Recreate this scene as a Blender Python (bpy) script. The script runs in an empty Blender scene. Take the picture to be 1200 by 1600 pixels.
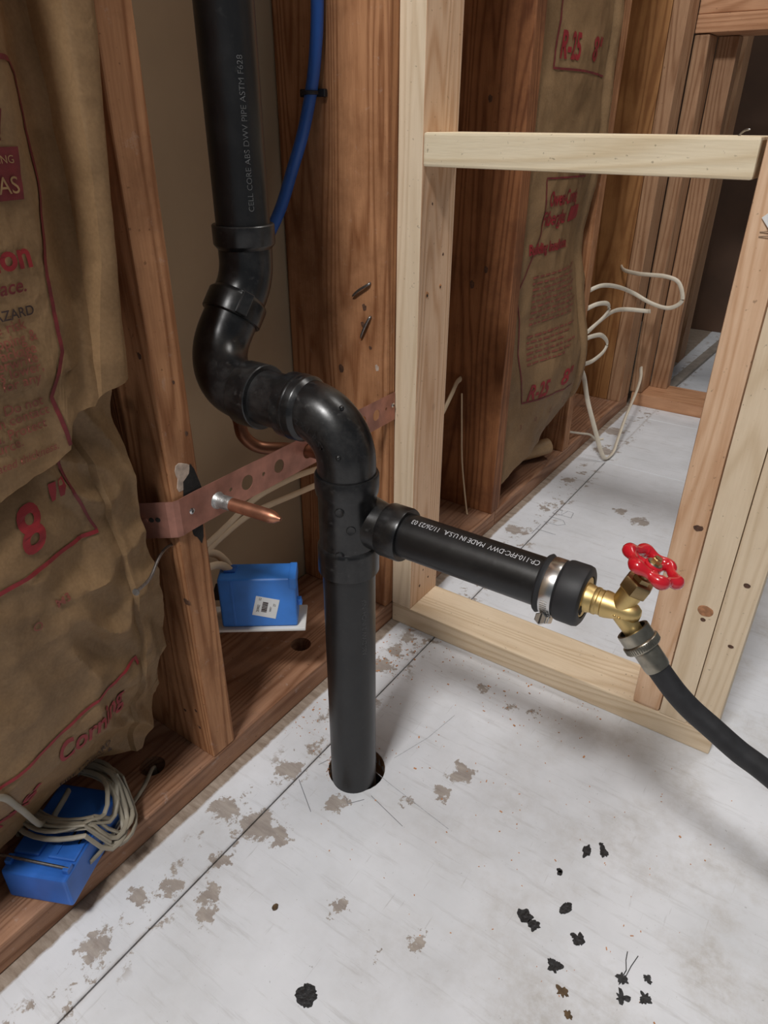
import bpy, bmesh, math, random
from mathutils import Vector, Matrix, Euler, noise
C = bpy.context.collection
scn = bpy.context.scene
rnd = random.Random(7)
pi = math.pi

# ------------------------------------------------------------------ camera
M = Matrix(((0.8235835588860552, 0.5671762231360873, 0.004610145514287177),
            (-0.27965558104128524, 0.3989832710134173, 0.8732726409569321),
            (-0.4934601073288912, 0.7205022424396174, -0.48721005851115384)))
CAM = Vector((0.5586310773077353, -0.841339670978308, 0.7850101950151416))
cd = bpy.data.cameras.new('camera'); cam = bpy.data.objects.new('camera', cd); C.objects.link(cam)
cd.sensor_fit = 'AUTO'; cd.sensor_width = 36.0; cd.lens = 1093.148 * 36.0 / 1600.0
cd.clip_start = 0.02
mw = Matrix.Identity(4)
for i in range(3):
    mw[i][0] = M[0][i]; mw[i][1] = M[1][i]; mw[i][2] = -M[2][i]; mw[i][3] = CAM[i]
cam.matrix_world = mw
scn.camera = cam
# ------------------------------------------------------------------ world, lights, exposure
w = bpy.data.worlds.new('room_air'); scn.world = w; w.use_nodes = True
bg = w.node_tree.nodes['Background']; bg.inputs[0].default_value = (0.84, 0.92, 1.0, 1); bg.inputs[1].default_value = 0.13
ld = bpy.data.lights.new('ceiling_lamp_light', 'AREA'); ld.shape = 'RECTANGLE'; ld.size = 0.42; ld.size_y = 0.34
ld.energy = 57; ld.color = (1.0, 0.985, 0.97)
lo = bpy.data.objects.new('ceiling_lamp_light', ld); C.objects.link(lo)
lo.location = (0.42, -1.72, 2.72)
lo.rotation_euler = (Vector((0.15, -0.1, 0.2)) - lo.location).to_track_quat('-Z', 'Y').to_euler()
l2 = bpy.data.lights.new('added_fill_light', 'AREA'); l2.shape = 'RECTANGLE'; l2.size = 0.9; l2.size_y = 0.5; l2.energy = 17; l2.color = (1.0, 0.97, 0.93)  # added fill without a visible source, brightens the far insulation and floor
l2o = bpy.data.objects.new('added_fill_light', l2); C.objects.link(l2o); l2o.location = (0.80, 0.85, 2.66)
scn.view_settings.view_transform = 'Standard'; scn.view_settings.look = 'None'
scn.view_settings.exposure = 0.0; scn.view_settings.gamma = 1.0; scn.view_settings.use_curve_mapping = False

# ------------------------------------------------------------------ helpers
def srgb(r, g, b):
    f = lambda c: c / 12.92 if c <= 0.04045 else ((c + 0.055) / 1.055) ** 2.4
    return (f(r / 255), f(g / 255), f(b / 255), 1)

def link(name, me, mat=None, parent=None):
    o = bpy.data.objects.new(name, me); C.objects.link(o)
    if mat is not None and me is not None: me.materials.append(mat)
    if parent: o.parent = parent
    return o

def tag(o, label=None, cat=None, group=None, kind=None):
    if label: o['label'] = label
    if cat: o['category'] = cat
    if group: o['group'] = group
    if kind: o['kind'] = kind
    return o

def thing(name, label, cat, loc=(0, 0, 0), group=None):
    o = bpy.data.objects.new(name, None); C.objects.link(o); o.location = loc; o.empty_display_size = 0.02
    return tag(o, label, cat, group)

def fin(bm, name, mat, parent=None, smooth=False, origin=None):
    """bmesh in world coordinates -> object; origin sets the object origin"""
    if origin is None and parent is None: origin = (0, 0, 0)
    off = Vector(origin) if origin is not None else Vector((0, 0, 0))
    me = bpy.data.meshes.new(name)
    if origin is not None: bmesh.ops.translate(bm, verts=bm.verts, vec=-off)
    bmesh.ops.recalc_face_normals(bm, faces=bm.faces)
    bm.to_mesh(me); bm.free()
    if smooth:
        for p in me.polygons: p.use_smooth = True
        try: me.set_sharp_from_angle(angle=math.radians(38))
        except Exception: pass
    o = link(name, me, mat, parent)
    pl = world_loc(parent) if parent else Vector((0, 0, 0))
    if origin is not None: o.location = off - pl
    elif parent: o.location = -pl
    return o

def world_loc(o):
    v = Vector((0, 0, 0))
    while o is not None:
        v += Vector(o.location); o = o.parent
    return v

def add_box(bm, x0, x1, y0, y1, z0, z1, bev=0.0, seg=1):
    b = bmesh.new()
    bmesh.ops.create_cube(b, size=1)
    for v in b.verts:
        v.co = Vector(((x0 + x1) / 2 + v.co.x * (x1 - x0), (y0 + y1) / 2 + v.co.y * (y1 - y0), (z0 + z1) / 2 + v.co.z * (z1 - z0)))
    if bev > 0: bmesh.ops.bevel(b, geom=b.edges[:], offset=bev, segments=seg, profile=0.6, affect='EDGES')
    merge(bm, b)

def merge(bm, b, mtx=None):
    if mtx is not None: bmesh.ops.transform(b, matrix=mtx, verts=b.verts)
    me = bpy.data.meshes.new('t'); b.to_mesh(me); b.free(); bm.from_mesh(me); bpy.data.meshes.remove(me)

def frames(pts, closed=False):
    n = len(pts); T = []
    for i in range(n):
        if closed: t = pts[(i + 1) % n] - pts[i - 1]
        else: t = pts[min(i + 1, n - 1)] - pts[max(i - 1, 0)]
        T.append(t.normalized())
    a = Vector((0, 0, 1)) if abs(T[0].z) < 0.9 else Vector((0, 1, 0))
    N = (a - T[0] * a.dot(T[0])).normalized(); out = []
    for t in T:
        N = (N - t * N.dot(t)).normalized(); out.append((t, N, t.cross(N)))
    return out

def add_tube(bm, pts, r, n=14, closed=False, flat=1.0, caps=True, fixed=None):
    """r: number or list of radii; flat <1 squeezes along the second axis"""
    pts = [Vector(q) for q in pts]; fr = frames(pts, closed); rings = []
    for i, (t, N, B) in enumerate(fr):
        ri = r[i] if isinstance(r, (list, tuple)) else r
        if fixed is not None:
            N = (fixed - t * fixed.dot(t)).normalized(); B = t.cross(N)
        rings.append([bm.verts.new(pts[i] + N * (ri * math.cos(2 * pi * k / n)) + B * (ri * flat * math.sin(2 * pi * k / n))) for k in range(n)])
    m = len(rings)
    for i in range(m if closed else m - 1):
        a, b = rings[i], rings[(i + 1) % m]
        for k in range(n): bm.faces.new((a[k], a[(k + 1) % n], b[(k + 1) % n], b[k]))
    if caps and not closed:
        bm.faces.new(rings[0][::-1]); bm.faces.new(rings[-1])

def add_lathe(bm, prof, org, axis, n=32, mod=None):
    """prof: list of (distance along axis, radius)"""
    org = Vector(org); ax = Vector(axis).normalized()
    a = Vector((0, 0, 1)) if abs(ax.z) < 0.9 else Vector((0, 1, 0))
    N = (a - ax * a.dot(ax)).normalized(); B = ax.cross(N); rings = []
    for d, r in prof:
        if r < 1e-6: rings.append([bm.verts.new(org + ax * d)])
        else:
            rings.append([bm.verts.new(org + ax * d + (N * math.cos(2 * pi * k / n) + B * math.sin(2 * pi * k / n)) * (r * (mod(k, n) if mod else 1))) for k in range(n)])
    for a_, b_ in zip(rings[:-1], rings[1:]):
        for k in range(n):
            k2 = (k + 1) % n
            if len(a_) == 1 and len(b_) == 1: continue
            if len(a_) == 1: bm.faces.new((a_[0], b_[k2], b_[k]))
            elif len(b_) == 1: bm.faces.new((a_[k], a_[k2], b_[0]))
            else: bm.faces.new((a_[k], a_[k2], b_[k2], b_[k]))
    return N, B

def smooth_path(pts, per=8):
    """Catmull-Rom through the points"""
    P = [Vector(q) for q in pts]; P = [P[0] * 2 - P[1]] + P + [P[-1] * 2 - P[-2]]; out = []
    for i in range(1, len(P) - 2):
        for k in range(per):
            t = k / per; a, b, c, d = P[i - 1:i + 3]
            out.append(0.5 * ((2 * b) + (c - a) * t + (2 * a - 5 * b + 4 * c - d) * t * t + (3 * b - a - 3 * c + d) * t ** 3))
    out.append(P[-2]); return out

def arc(p0, p1, p2, r, n=16):
    """fillet of radius r at the corner p1; returns list of points"""
    p0, p1, p2 = Vector(p0), Vector(p1), Vector(p2)
    a = (p0 - p1).normalized(); b = (p2 - p1).normalized(); ang = a.angle(b)
    d = r / math.tan(ang / 2); s = p1 + a * d; e = p1 + b * d
    c = p1 + (a + b).normalized() * (r / math.sin(ang / 2)); u = (s - c); v = (e - c); th = u.angle(v)
    return [c + (u * math.sin((1 - t / n) * th) + v * math.sin(t / n * th)) / math.sin(th) for t in range(n + 1)]

# ------------------------------------------------------------------ materials
def new_mat(name):
    m = bpy.data.materials.new(name); m.use_nodes = True
    return m, m.node_tree.nodes, m.node_tree.links, m.node_tree.nodes['Principled BSDF']

def plain(name, col, rough=0.5, metal=0.0, var=0.08, scale=40, bump=0.0, spec=0.5, coat=0.0):
    m, N, L, P = new_mat(name)
    tc = N.new('ShaderNodeTexCoord'); no = N.new('ShaderNodeTexNoise'); no.inputs['Scale'].default_value = scale; no.inputs['Detail'].default_value = 5
    L.new(tc.outputs['Object'], no.inputs['Vector'])
    cr = N.new('ShaderNodeValToRGB'); cr.color_ramp.elements[0].position = 0.3; cr.color_ramp.elements[1].position = 0.7
    cr.color_ramp.elements[0].color = tuple(c * (1 - var) for c in col[:3]) + (1,)
    cr.color_ramp.elements[1].color = tuple(min(1, c * (1 + var)) for c in col[:3]) + (1,)
    L.new(no.outputs[0], cr.inputs[0]); L.new(cr.outputs[0], P.inputs['Base Color'])
    P.inputs['Roughness'].default_value = rough; P.inputs['Metallic'].default_value = metal
    P.inputs['Specular IOR Level'].default_value = spec; P.inputs['Coat Weight'].default_value = coat
    if bump:
        b = N.new('ShaderNodeBump'); b.inputs['Strength'].default_value = bump; b.inputs['Distance'].default_value = 0.002
        L.new(no.outputs[0], b.inputs['Height']); L.new(b.outputs[0], P.inputs['Normal'])
    return m

def math_node(N, L, op, a, b=None, c=None):
    n = N.new('ShaderNodeMath'); n.operation = op
    for i, v in enumerate((a, b, c)):
        if v is None: continue
        if isinstance(v, (int, float)): n.inputs[i].default_value = v
        else: L.new(v, n.inputs[i])
    return n.outputs[0]

def mixc(N, L, fac, a, b):
    n = N.new('ShaderNodeMix'); n.data_type = 'RGBA'
    for sock, v in ((n.inputs[0], fac), (n.inputs[6], a), (n.inputs[7], b)):
        if isinstance(v, (int, float)): sock.default_value = v
        elif isinstance(v, tuple): sock.default_value = v
        else: L.new(v, sock)
    return n.outputs[2]

def ramp(N, L, src, stops):
    cr = N.new('ShaderNodeValToRGB'); e = cr.color_ramp.elements
    while len(e) < len(stops): e.new(0.5)
    for el, (p, c) in zip(e, stops):
        el.position = p; el.color = c if isinstance(c, tuple) else (c, c, c, 1)
    L.new(src, cr.inputs[0]); return cr.outputs[0]

def wood(name, light, dark, axis='Z', ring=170, knots=True, rough=0.62, dirt=None, contrast=1.0, white=0.0):
    """sawn softwood: growth-ring bands stretched along the grain, fine fibre, pale and dark knots"""
    m, N, L, P = new_mat(name)
    tc = N.new('ShaderNodeTexCoord'); oi = N.new('ShaderNodeObjectInfo')
    off = N.new('ShaderNodeVectorMath'); off.operation = 'SCALE'; off.inputs[0].default_value = (3.1, 5.7, 9.3); L.new(oi.outputs['Random'], off.inputs['Scale'])
    ad = N.new('ShaderNodeVectorMath'); ad.operation = 'ADD'; L.new(tc.outputs['Object'], ad.inputs[0]); L.new(off.outputs[0], ad.inputs[1])
    mp = N.new('ShaderNodeMapping'); s = {'X': (0.07, 1, 1), 'Y': (1, 0.07, 1), 'Z': (1, 1, 0.07)}[axis]; mp.inputs['Scale'].default_value = s
    L.new(ad.outputs[0], mp.inputs[0])
    nz = N.new('ShaderNodeTexNoise'); nz.inputs['Scale'].default_value = 9; nz.inputs['Detail'].default_value = 2; L.new(mp.outputs[0], nz.inputs[0])
    rg = math_node(N, L, 'MULTIPLY', nz.outputs[0], ring)
    sn = math_node(N, L, 'SINE', rg)
    sn = math_node(N, L, 'MULTIPLY_ADD', sn, 0.5, 0.5)
    fb = N.new('ShaderNodeTexNoise'); fb.inputs['Scale'].default_value = 420; fb.inputs['Detail'].default_value = 3; L.new(mp.outputs[0], fb.inputs[0])
    lg = N.new('ShaderNodeTexNoise'); lg.inputs['Scale'].default_value = 14; lg.inputs['Detail'].default_value = 3; L.new(ad.outputs[0], lg.inputs[0])
    f = math_node(N, L, 'POWER', sn, 2.5)
    f = math_node(N, L, 'MULTIPLY', f, 0.42 * contrast)
    f = math_node(N, L, 'MULTIPLY_ADD', fb.outputs[0], 0.5 * contrast, f)
    f = math_node(N, L, 'MULTIPLY_ADD', lg.outputs[0], 0.45 * contrast, f)
    col = ramp(N, L, f, [(0.25, light), (1.05 if False else 0.98, dark)])
    if knots:
        vk = N.new('ShaderNodeTexVoronoi'); vk.inputs['Scale'].default_value = 5.5; L.new(ad.outputs[0], vk.inputs[0])
        k1 = ramp(N, L, vk.outputs['Distance'], [(0.045, 1.0), (0.075, 0.0)])
        col = mixc(N, L, math_node(N, L, 'MULTIPLY', k1, 0.55), col, tuple(c * 0.35 for c in dark[:3]) + (1,))
    if dirt:
        dn = N.new('ShaderNodeTexNoise'); dn.inputs['Scale'].default_value = 6; dn.inputs['Detail'].default_value = 8; dn.inputs['Roughness'].default_value = 0.7; L.new(ad.outputs[0], dn.inputs[0])
        dm = ramp(N, L, dn.outputs[0], [(0.48, 0.0), (0.72, 0.75)])
        col = mixc(N, L, dm, col, dirt)
    if white:
        wn = N.new('ShaderNodeTexNoise'); wn.inputs['Scale'].default_value = 60; wn.inputs['Detail'].default_value = 8; wn.inputs['Roughness'].default_value = 0.75; L.new(ad.outputs[0], wn.inputs[0])
        col = mixc(N, L, ramp(N, L, wn.outputs[0], [(0.60, 0.0), (0.74, white)]), col, srgb(205, 200, 195))
    sp = N.new('ShaderNodeTexNoise'); sp.inputs['Scale'].default_value = 190; sp.inputs['Detail'].default_value = 2; L.new(ad.outputs[0], sp.inputs[0])
    col = mixc(N, L, ramp(N, L, sp.outputs[0], [(0.70, 0.0), (0.76, 0.5)]), col, tuple(c * 0.3 for c in dark[:3]) + (1,))
    L.new(col, P.inputs['Base Color']); P.inputs['Roughness'].default_value = rough; P.inputs['Specular IOR Level'].default_value = 0.25
    b = N.new('ShaderNodeBump'); b.inputs['Strength'].default_value = 0.22; b.inputs['Distance'].default_value = 0.0012
    L.new(math_node(N, L, 'ADD', fb.outputs[0], sn), b.inputs['Height']); L.new(b.outputs[0], P.inputs['Normal'])
    return m

OLD_L, OLD_D = srgb(194, 142, 102), srgb(136, 88, 56)
NEW_L, NEW_D = srgb(228, 208, 180), srgb(198, 172, 138)
old_z = wood('old_fir', OLD_L, OLD_D, 'Z', 170, dirt=srgb(112, 72, 46), white=0.25)
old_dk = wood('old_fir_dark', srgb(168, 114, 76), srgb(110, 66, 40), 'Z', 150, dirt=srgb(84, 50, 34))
old_y = wood('old_fir_plate', srgb(176, 134, 106), srgb(126, 86, 62), 'Y', 190, dirt=srgb(120, 94, 80), white=0.35)
amber_z = wood('amber_fir', srgb(178, 130, 82), srgb(126, 82, 46), 'Z', 120, dirt=srgb(124, 80, 44))
new_z = wood('fresh_spruce', NEW_L, NEW_D, 'Z', 130, contrast=0.7)
new_x = wood('fresh_spruce_long', NEW_L, NEW_D, 'X', 150, contrast=0.85, knots=False)
new_sill = wood('fresh_spruce_sill', srgb(230, 216, 188), srgb(206, 184, 148), 'X', 90, contrast=0.8, knots=False)
pink_z = wood('pinkish_spruce', srgb(228, 194, 162), srgb(196, 152, 116), 'Z', 140, contrast=0.9, white=0.2)
far_z = wood('far_fir', srgb(182, 144, 112), srgb(136, 98, 70), 'Z', 130)
far_x = wood('far_fir_plate', srgb(206, 158, 122), srgb(166, 118, 84), 'X', 120)

def abs_mat(name, base=0.007, dust=0.24, rough=0.28):
    m, N, L, P = new_mat(name)
    tc = N.new('ShaderNodeTexCoord'); no = N.new('ShaderNodeTexNoise'); no.inputs['Scale'].default_value = 26; no.inputs['Detail'].default_value = 9; no.inputs['Roughness'].default_value = 0.72
    L.new(tc.outputs['Object'], no.inputs[0])
    n2 = N.new('ShaderNodeTexNoise'); n2.inputs['Scale'].default_value = 150; n2.inputs['Detail'].default_value = 6; L.new(tc.outputs['Object'], n2.inputs[0])
    d1 = ramp(N, L, no.outputs[0], [(0.46, 0.0), (0.78, dust)]); d2 = ramp(N, L, n2.outputs[0], [(0.60, 0.0), (0.80, dust * 1.2)])
    d = math_node(N, L, 'MAXIMUM', d1, d2)
    col = mixc(N, L, d, (base, base, base * 1.08, 1), (0.13, 0.125, 0.12, 1))
    L.new(col, P.inputs['Base Color'])
    L.new(math_node(N, L, 'MULTIPLY_ADD', d, 0.5, rough), P.inputs['Roughness'])
    b = N.new('ShaderNodeBump'); b.inputs['Strength'].default_value = 0.08; b.inputs['Distance'].default_value = 0.001
    L.new(n2.outputs[0], b.inputs['Height']); L.new(b.outputs[0], P.inputs['Normal'])
    return m
abs_m = abs_mat('black_abs'); abs_clean = abs_mat('black_abs_pipe', dust=0.08, rough=0.36)
rubber = plain('black_rubber', (0.016, 0.016, 0.018, 1), 0.55, var=0.25, scale=60)
hose_m = plain('hose_rubber', (0.014, 0.014, 0.016, 1), 0.6, var=0.3, scale=120, bump=0.15)
brass = plain('brass', (0.68, 0.50, 0.22, 1), 0.44, 1.0, var=0.14, scale=50, bump=0.12)
brass_dk = plain('tarnished_brass', (0.40, 0.29, 0.15, 1), 0.38, 1.0, var=0.25, scale=60, bump=0.08)
nickel = plain('dull_nickel', (0.36, 0.33, 0.27, 1), 0.34, 1.0, var=0.3, scale=70, bump=0.1)
steel = plain('stainless', (0.62, 0.61, 0.60, 1), 0.24, 1.0, var=0.12, scale=30)
nail_m = plain('nail_steel', (0.30, 0.29, 0.28, 1), 0.42, 1.0, var=0.2, scale=300)
red_m = plain('red_enamel', (0.56, 0.010, 0.022, 1), 0.22, 0.0, var=0.12, scale=60, coat=0.6)
copper = plain('copper', (0.52, 0.24, 0.15, 1), 0.42, 0.9, var=0.35, scale=45, bump=0.1)
copper_dk = plain('dark_copper', (0.26, 0.11, 0.06, 1), 0.42, 0.7, var=0.3, scale=30)
solder = plain('solder', (0.46, 0.47, 0.46, 1), 0.45, 0.8, var=0.3, scale=200, bump=0.4)
strap_m = plain('strap_copper', (0.42, 0.20, 0.15, 1), 0.5, 0.65, var=0.28, scale=38, bump=0.1)
blue_box_m = plain('blue_box_plastic', srgb(58, 128, 216), 0.42, var=0.15, scale=24)
blue_dk = plain('deep_blue_plastic', srgb(46, 104, 190), 0.42, var=0.15, scale=24)
pex_m = plain('blue_pex', srgb(46, 96, 178), 0.33, var=0.12, scale=20)
white_pl = plain('white_plastic', (0.75, 0.74, 0.70, 1), 0.45, var=0.04)
cable_m = plain('beige_cable', srgb(214, 190, 158), 0.5, var=0.06)
cable_w = plain('white_cable', srgb(214, 204, 186), 0.5, var=0.08)
cable_g = plain('grey_cable', srgb(146, 138, 122), 0.5, var=0.1)
paper_m = plain('label_paper', (0.80, 0.81, 0.80, 1), 0.6, var=0.03)
ink_red = plain('red_print', srgb(136, 28, 34), 0.62, var=0.22, scale=90)
ink_dk = plain('dark_red_print', srgb(104, 30, 32), 0.62, var=0.2, scale=90)
ink_brown = plain('brown_print', srgb(128, 66, 52), 0.62, var=0.2, scale=90)
ink_black = plain('black_print', srgb(58, 40, 36), 0.65, var=0.2, scale=90)
ink_white = plain('white_print', (0.50, 0.50, 0.52, 1), 0.6, var=0.2, scale=200)
ink_grey = plain('grey_print', (0.085, 0.085, 0.085, 1), 0.6, var=0.3, scale=200)
ink_kraft = plain('kraft_print', srgb(150, 118, 80), 0.6, var=0.1)
dusty_m = plain('dusty_board', srgb(150, 140, 130), 0.8, var=0.2, scale=30)
void_m = plain('dark_void', (0.02, 0.016, 0.013, 1), 0.9)
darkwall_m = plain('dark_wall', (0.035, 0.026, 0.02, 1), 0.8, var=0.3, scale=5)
glass_fib = plain('glass_fibre', srgb(150, 96, 84), 0.95, var=0.4, scale=120, bump=1.0)
char_m = plain('char', (0.012, 0.010, 0.009, 1), 0.85, var=0.4, scale=200, bump=0.5)
tar_m = plain('tar', (0.018, 0.018, 0.020, 1), 0.45, var=0.8, scale=260, bump=0.6)
brown_spot = plain('brown_splatter', srgb(92, 72, 48), 0.6, var=0.4, scale=200)
chip_m = plain('wood_chip', srgb(196, 138, 92), 0.8, var=0.3, scale=50)
sheath_m = plain('sheathing_board', srgb(168, 146, 118), 0.9, var=0.07, scale=9, bump=0.05)

def kraft(name):
    m, N, L, P = new_mat(name)
    tc = N.new('ShaderNodeTexCoord'); no = N.new('ShaderNodeTexNoise'); no.inputs['Scale'].default_value = 12; no.inputs['Detail'].default_value = 8; no.inputs['Roughness'].default_value = 0.65
    L.new(tc.outputs['Object'], no.inputs[0])
    fi = N.new('ShaderNodeTexNoise'); fi.inputs['Scale'].default_value = 320; fi.inputs['Detail'].default_value = 4; L.new(tc.outputs['Object'], fi.inputs[0])
    cr = N.new('ShaderNodeTexNoise'); cr.inputs['Scale'].default_value = 26; cr.inputs['Detail'].default_value = 5; cr.inputs['Distortion'].default_value = 0.8; L.new(tc.outputs['Object'], cr.inputs[0])
    f = math_node(N, L, 'MULTIPLY_ADD', fi.outputs[0], 0.35, math_node(N, L, 'MULTIPLY', no.outputs[0], 0.65))
    col = ramp(N, L, f, [(0.34, srgb(160, 128, 92)), (0.66, srgb(190, 156, 116))])
    L.new(col, P.inputs['Base Color']); P.inputs['Roughness'].default_value = 0.46; P.inputs['Specular IOR Level'].default_value = 0.4
    b = N.new('ShaderNodeBump'); b.inputs['Strength'].default_value = 0.35; b.inputs['Distance'].default_value = 0.004
    L.new(cr.outputs[0], b.inputs['Height']); L.new(b.outputs[0], P.inputs['Normal'])
    return m
kraft_m = kraft('kraft_paper')

PATCH = [(0.096, -0.45, 0.024), (0.128, -0.445, 0.018), (0.115, -0.55, 0.014), (0.131, -0.571, 0.013), (0.094, -0.51, 0.012), (0.070, -0.567, 0.014), (0.045, -0.457, 0.021), (0.159, -0.366, 0.013), (0.265, -0.273, 0.012), (0.236, -0.312, 0.008), (0.269, -0.226, 0.018), (0.343, -0.458, 0.01), (0.248, -0.474, 0.009), (0.313, -0.491, 0.004), (0.058, -0.66, 0.018), (0.051, -0.595, 0.014), (0.054, -0.064, 0.015), (0.059, -0.11, 0.019), (0.054, -0.022, 0.013), (0.218, -0.063, 0.009), (0.274, -0.075, 0.008), (0.304, -0.065, 0.010), (0.262, 0.614, 0.02), (0.212, 0.634, 0.018), (0.07, -0.36, 0.018), (0.062, -0.24, 0.016), (0.05, 0.25, 0.02), (0.045, 0.42, 0.022), (0.06, 0.55, 0.016), (0.05, 0.72, 0.018), (0.06, 0.95, 0.03), (0.04, 1.1, 0.03), (0.3, 1.18, 0.03)]
def floor_mat():
    m, N, L, P = new_mat('worn_white_floor_paint')
    ge = N.new('ShaderNodeNewGeometry'); pos = ge.outputs['Position']
    def nz(scale, det=6, rough=0.6, stretch=None, rot=0.0):
        src = pos
        if stretch:
            mp = N.new('ShaderNodeMapping'); mp.inputs['Scale'].default_value = stretch; mp.inputs['Rotation'].default_value = (0, 0, rot); L.new(pos, mp.inputs[0]); src = mp.outputs[0]
        n = N.new('ShaderNodeTexNoise'); n.inputs['Scale'].default_value = scale; n.inputs['Detail'].default_value = det; n.inputs['Roughness'].default_value = rough; L.new(src, n.inputs[0]); return n.outputs[0]
    sx = N.new('ShaderNodeSeparateXYZ'); L.new(pos, sx.inputs[0]); X = sx.outputs[0]; Y = sx.outputs[1]
    big = nz(5, 5); mid = nz(34, 7, 0.7); fine = nz(150, 6, 0.7); scr = nz(42, 6, 0.7, (0.22, 2.2, 1), 0.18); scr2 = nz(90, 4, 0.6, (2.0, 0.15, 1), 0.1)
    col = ramp(N, L, big, [(0.35, srgb(212, 214, 218)), (0.65, srgb(230, 232, 237))])
    g = ramp(N, L, scr, [(0.55, 0.0), (0.80, 0.50)]); col = mixc(N, L, g, col, srgb(158, 154, 150))
    g = ramp(N, L, scr2, [(0.66, 0.0), (0.78, 0.45)]); col = mixc(N, L, g, col, srgb(140, 136, 132))
    # broad worn zone towards the open room
    wear = math_node(N, L, 'MULTIPLY', ramp(N, L, nz(8, 6, 0.65), [(0.45, 0.0), (0.68, 0.8)]), ramp(N, L, X, [(0.25, 0.25), (0.60, 1.0)]))
    wear = math_node(N, L, 'MULTIPLY', wear, ramp(N, L, nz(70, 5, 0.7), [(0.35, 0.3), (0.6, 1.0)]))
    col = mixc(N, L, wear, col, srgb(178, 172, 164))
    # pinhole specks
    g = ramp(N, L, fine, [(0.655, 0.0), (0.72, 0.65)]); col = mixc(N, L, g, col, srgb(96, 90, 84))
    # bare plywood patches
    dx = N.new('ShaderNodeTexNoise'); dx.inputs['Scale'].default_value = 55; dx.inputs['Detail'].default_value = 6; dx.inputs['Roughness'].default_value = 0.7; L.new(pos, dx.inputs[0])
    vs = N.new('ShaderNodeVectorMath'); vs.operation = 'MULTIPLY_ADD'; L.new(dx.outputs['Color'], vs.inputs[0]); vs.inputs[1].default_value = (0.075, 0.075, 0); vs.inputs[2].default_value = (-0.0375, -0.0375, 0)
    va = N.new('ShaderNodeVectorMath'); va.operation = 'ADD'; L.new(pos, va.inputs[0]); L.new(vs.outputs[0], va.inputs[1])
    best = None
    for px, py, pr in PATCH:
        d = N.new('ShaderNodeVectorMath'); d.operation = 'DISTANCE'; L.new(va.outputs[0], d.inputs[0]); d.inputs[1].default_value = (px, py, 0)
        v = math_node(N, L, 'DIVIDE', d.outputs['Value'], pr)
        best = v if best is None else math_node(N, L, 'MINIMUM', best, v)
    bare = ramp(N, L, best, [(0.82, 0.8), (0.98, 0.0)])
    strip = math_node(N, L, 'MULTIPLY', ramp(N, L, mid, [(0.56, 0.0), (0.60, 0.85)]), ramp(N, L, X, [(0.03, 0.0), (0.05, 1.0), (0.095, 1.0), (0.115, 0.0)]))
    edge = math_node(N, L, 'MULTIPLY_ADD', mid, 0.010, X)
    strip2 = ramp(N, L, edge, [(0.0205, 1.0), (0.0225, 0.0)])
    sm = math_node(N, L, 'ABSOLUTE', math_node(N, L, 'SUBTRACT', X, 0.0895)); sm = math_node(N, L, 'MULTIPLY_ADD', mid, 0.012, sm)
    seam = ramp(N, L, sm, [(0.0050, 0.8), (0.0085, 0.0)])
    bare = math_node(N, L, 'MAXIMUM', math_node(N, L, 'MAXIMUM', bare, strip), math_node(N, L, 'MAXIMUM', strip2, seam))
    bcol = ramp(N, L, nz(60, 6, 0.7, (0.4, 1.5, 1)), [(0.35, srgb(128, 112, 98)), (0.65, srgb(168, 154, 140))])
    col = mixc(N, L, bare, col, bcol)
    L.new(col, P.inputs['Base Color']); P.inputs['Roughness'].default_value = 0.55; P.inputs['Specular IOR Level'].default_value = 0.35
    h = math_node(N, L, 'MULTIPLY_ADD', bare, -0.6, math_node(N, L, 'MULTIPLY_ADD', scr, 0.35, math_node(N, L, 'MULTIPLY', fine, 0.2)))
    b = N.new('ShaderNodeBump'); b.inputs['Strength'].default_value = 0.35; b.inputs['Distance'].default_value = 0.0012
    L.new(h, b.inputs['Height']); L.new(b.outputs[0], P.inputs['Normal'])
    return m
floor_m = floor_mat()

# text as flat print: mesh of a text curve, mapped by a function (u, v) -> (point)
def text_mesh(s, size, bold=0.0, sx=1.0, shear=0.0, align='LEFT', sub=0):
    cu = bpy.data.curves.new('t', 'FONT'); cu.body = s; cu.size = size; cu.offset = bold * size; cu.shear = shear; cu.align_x = align; cu.resolution_u = 4
    o = bpy.data.objects.new('t', cu); C.objects.link(o)
    dg = bpy.context.evaluated_depsgraph_get(); dg.update()
    me = bpy.data.meshes.new_from_object(o.evaluated_get(dg)); bpy.data.objects.remove(o); bpy.data.curves.remove(cu)
    bm = bmesh.new(); bm.from_mesh(me); bpy.data.meshes.remove(me)
    bmesh.ops.triangulate(bm, faces=bm.faces[:])
    for v in bm.verts: v.co.x *= sx
    for _ in range(sub):
        lim = max(0.004, size * 0.22)
        es = [e for e in bm.edges if e.calc_length() > lim]
        if es: bmesh.ops.subdivide_edges(bm, edges=es, cuts=1); bmesh.ops.triangulate(bm, faces=bm.faces[:])
    return bm

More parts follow.
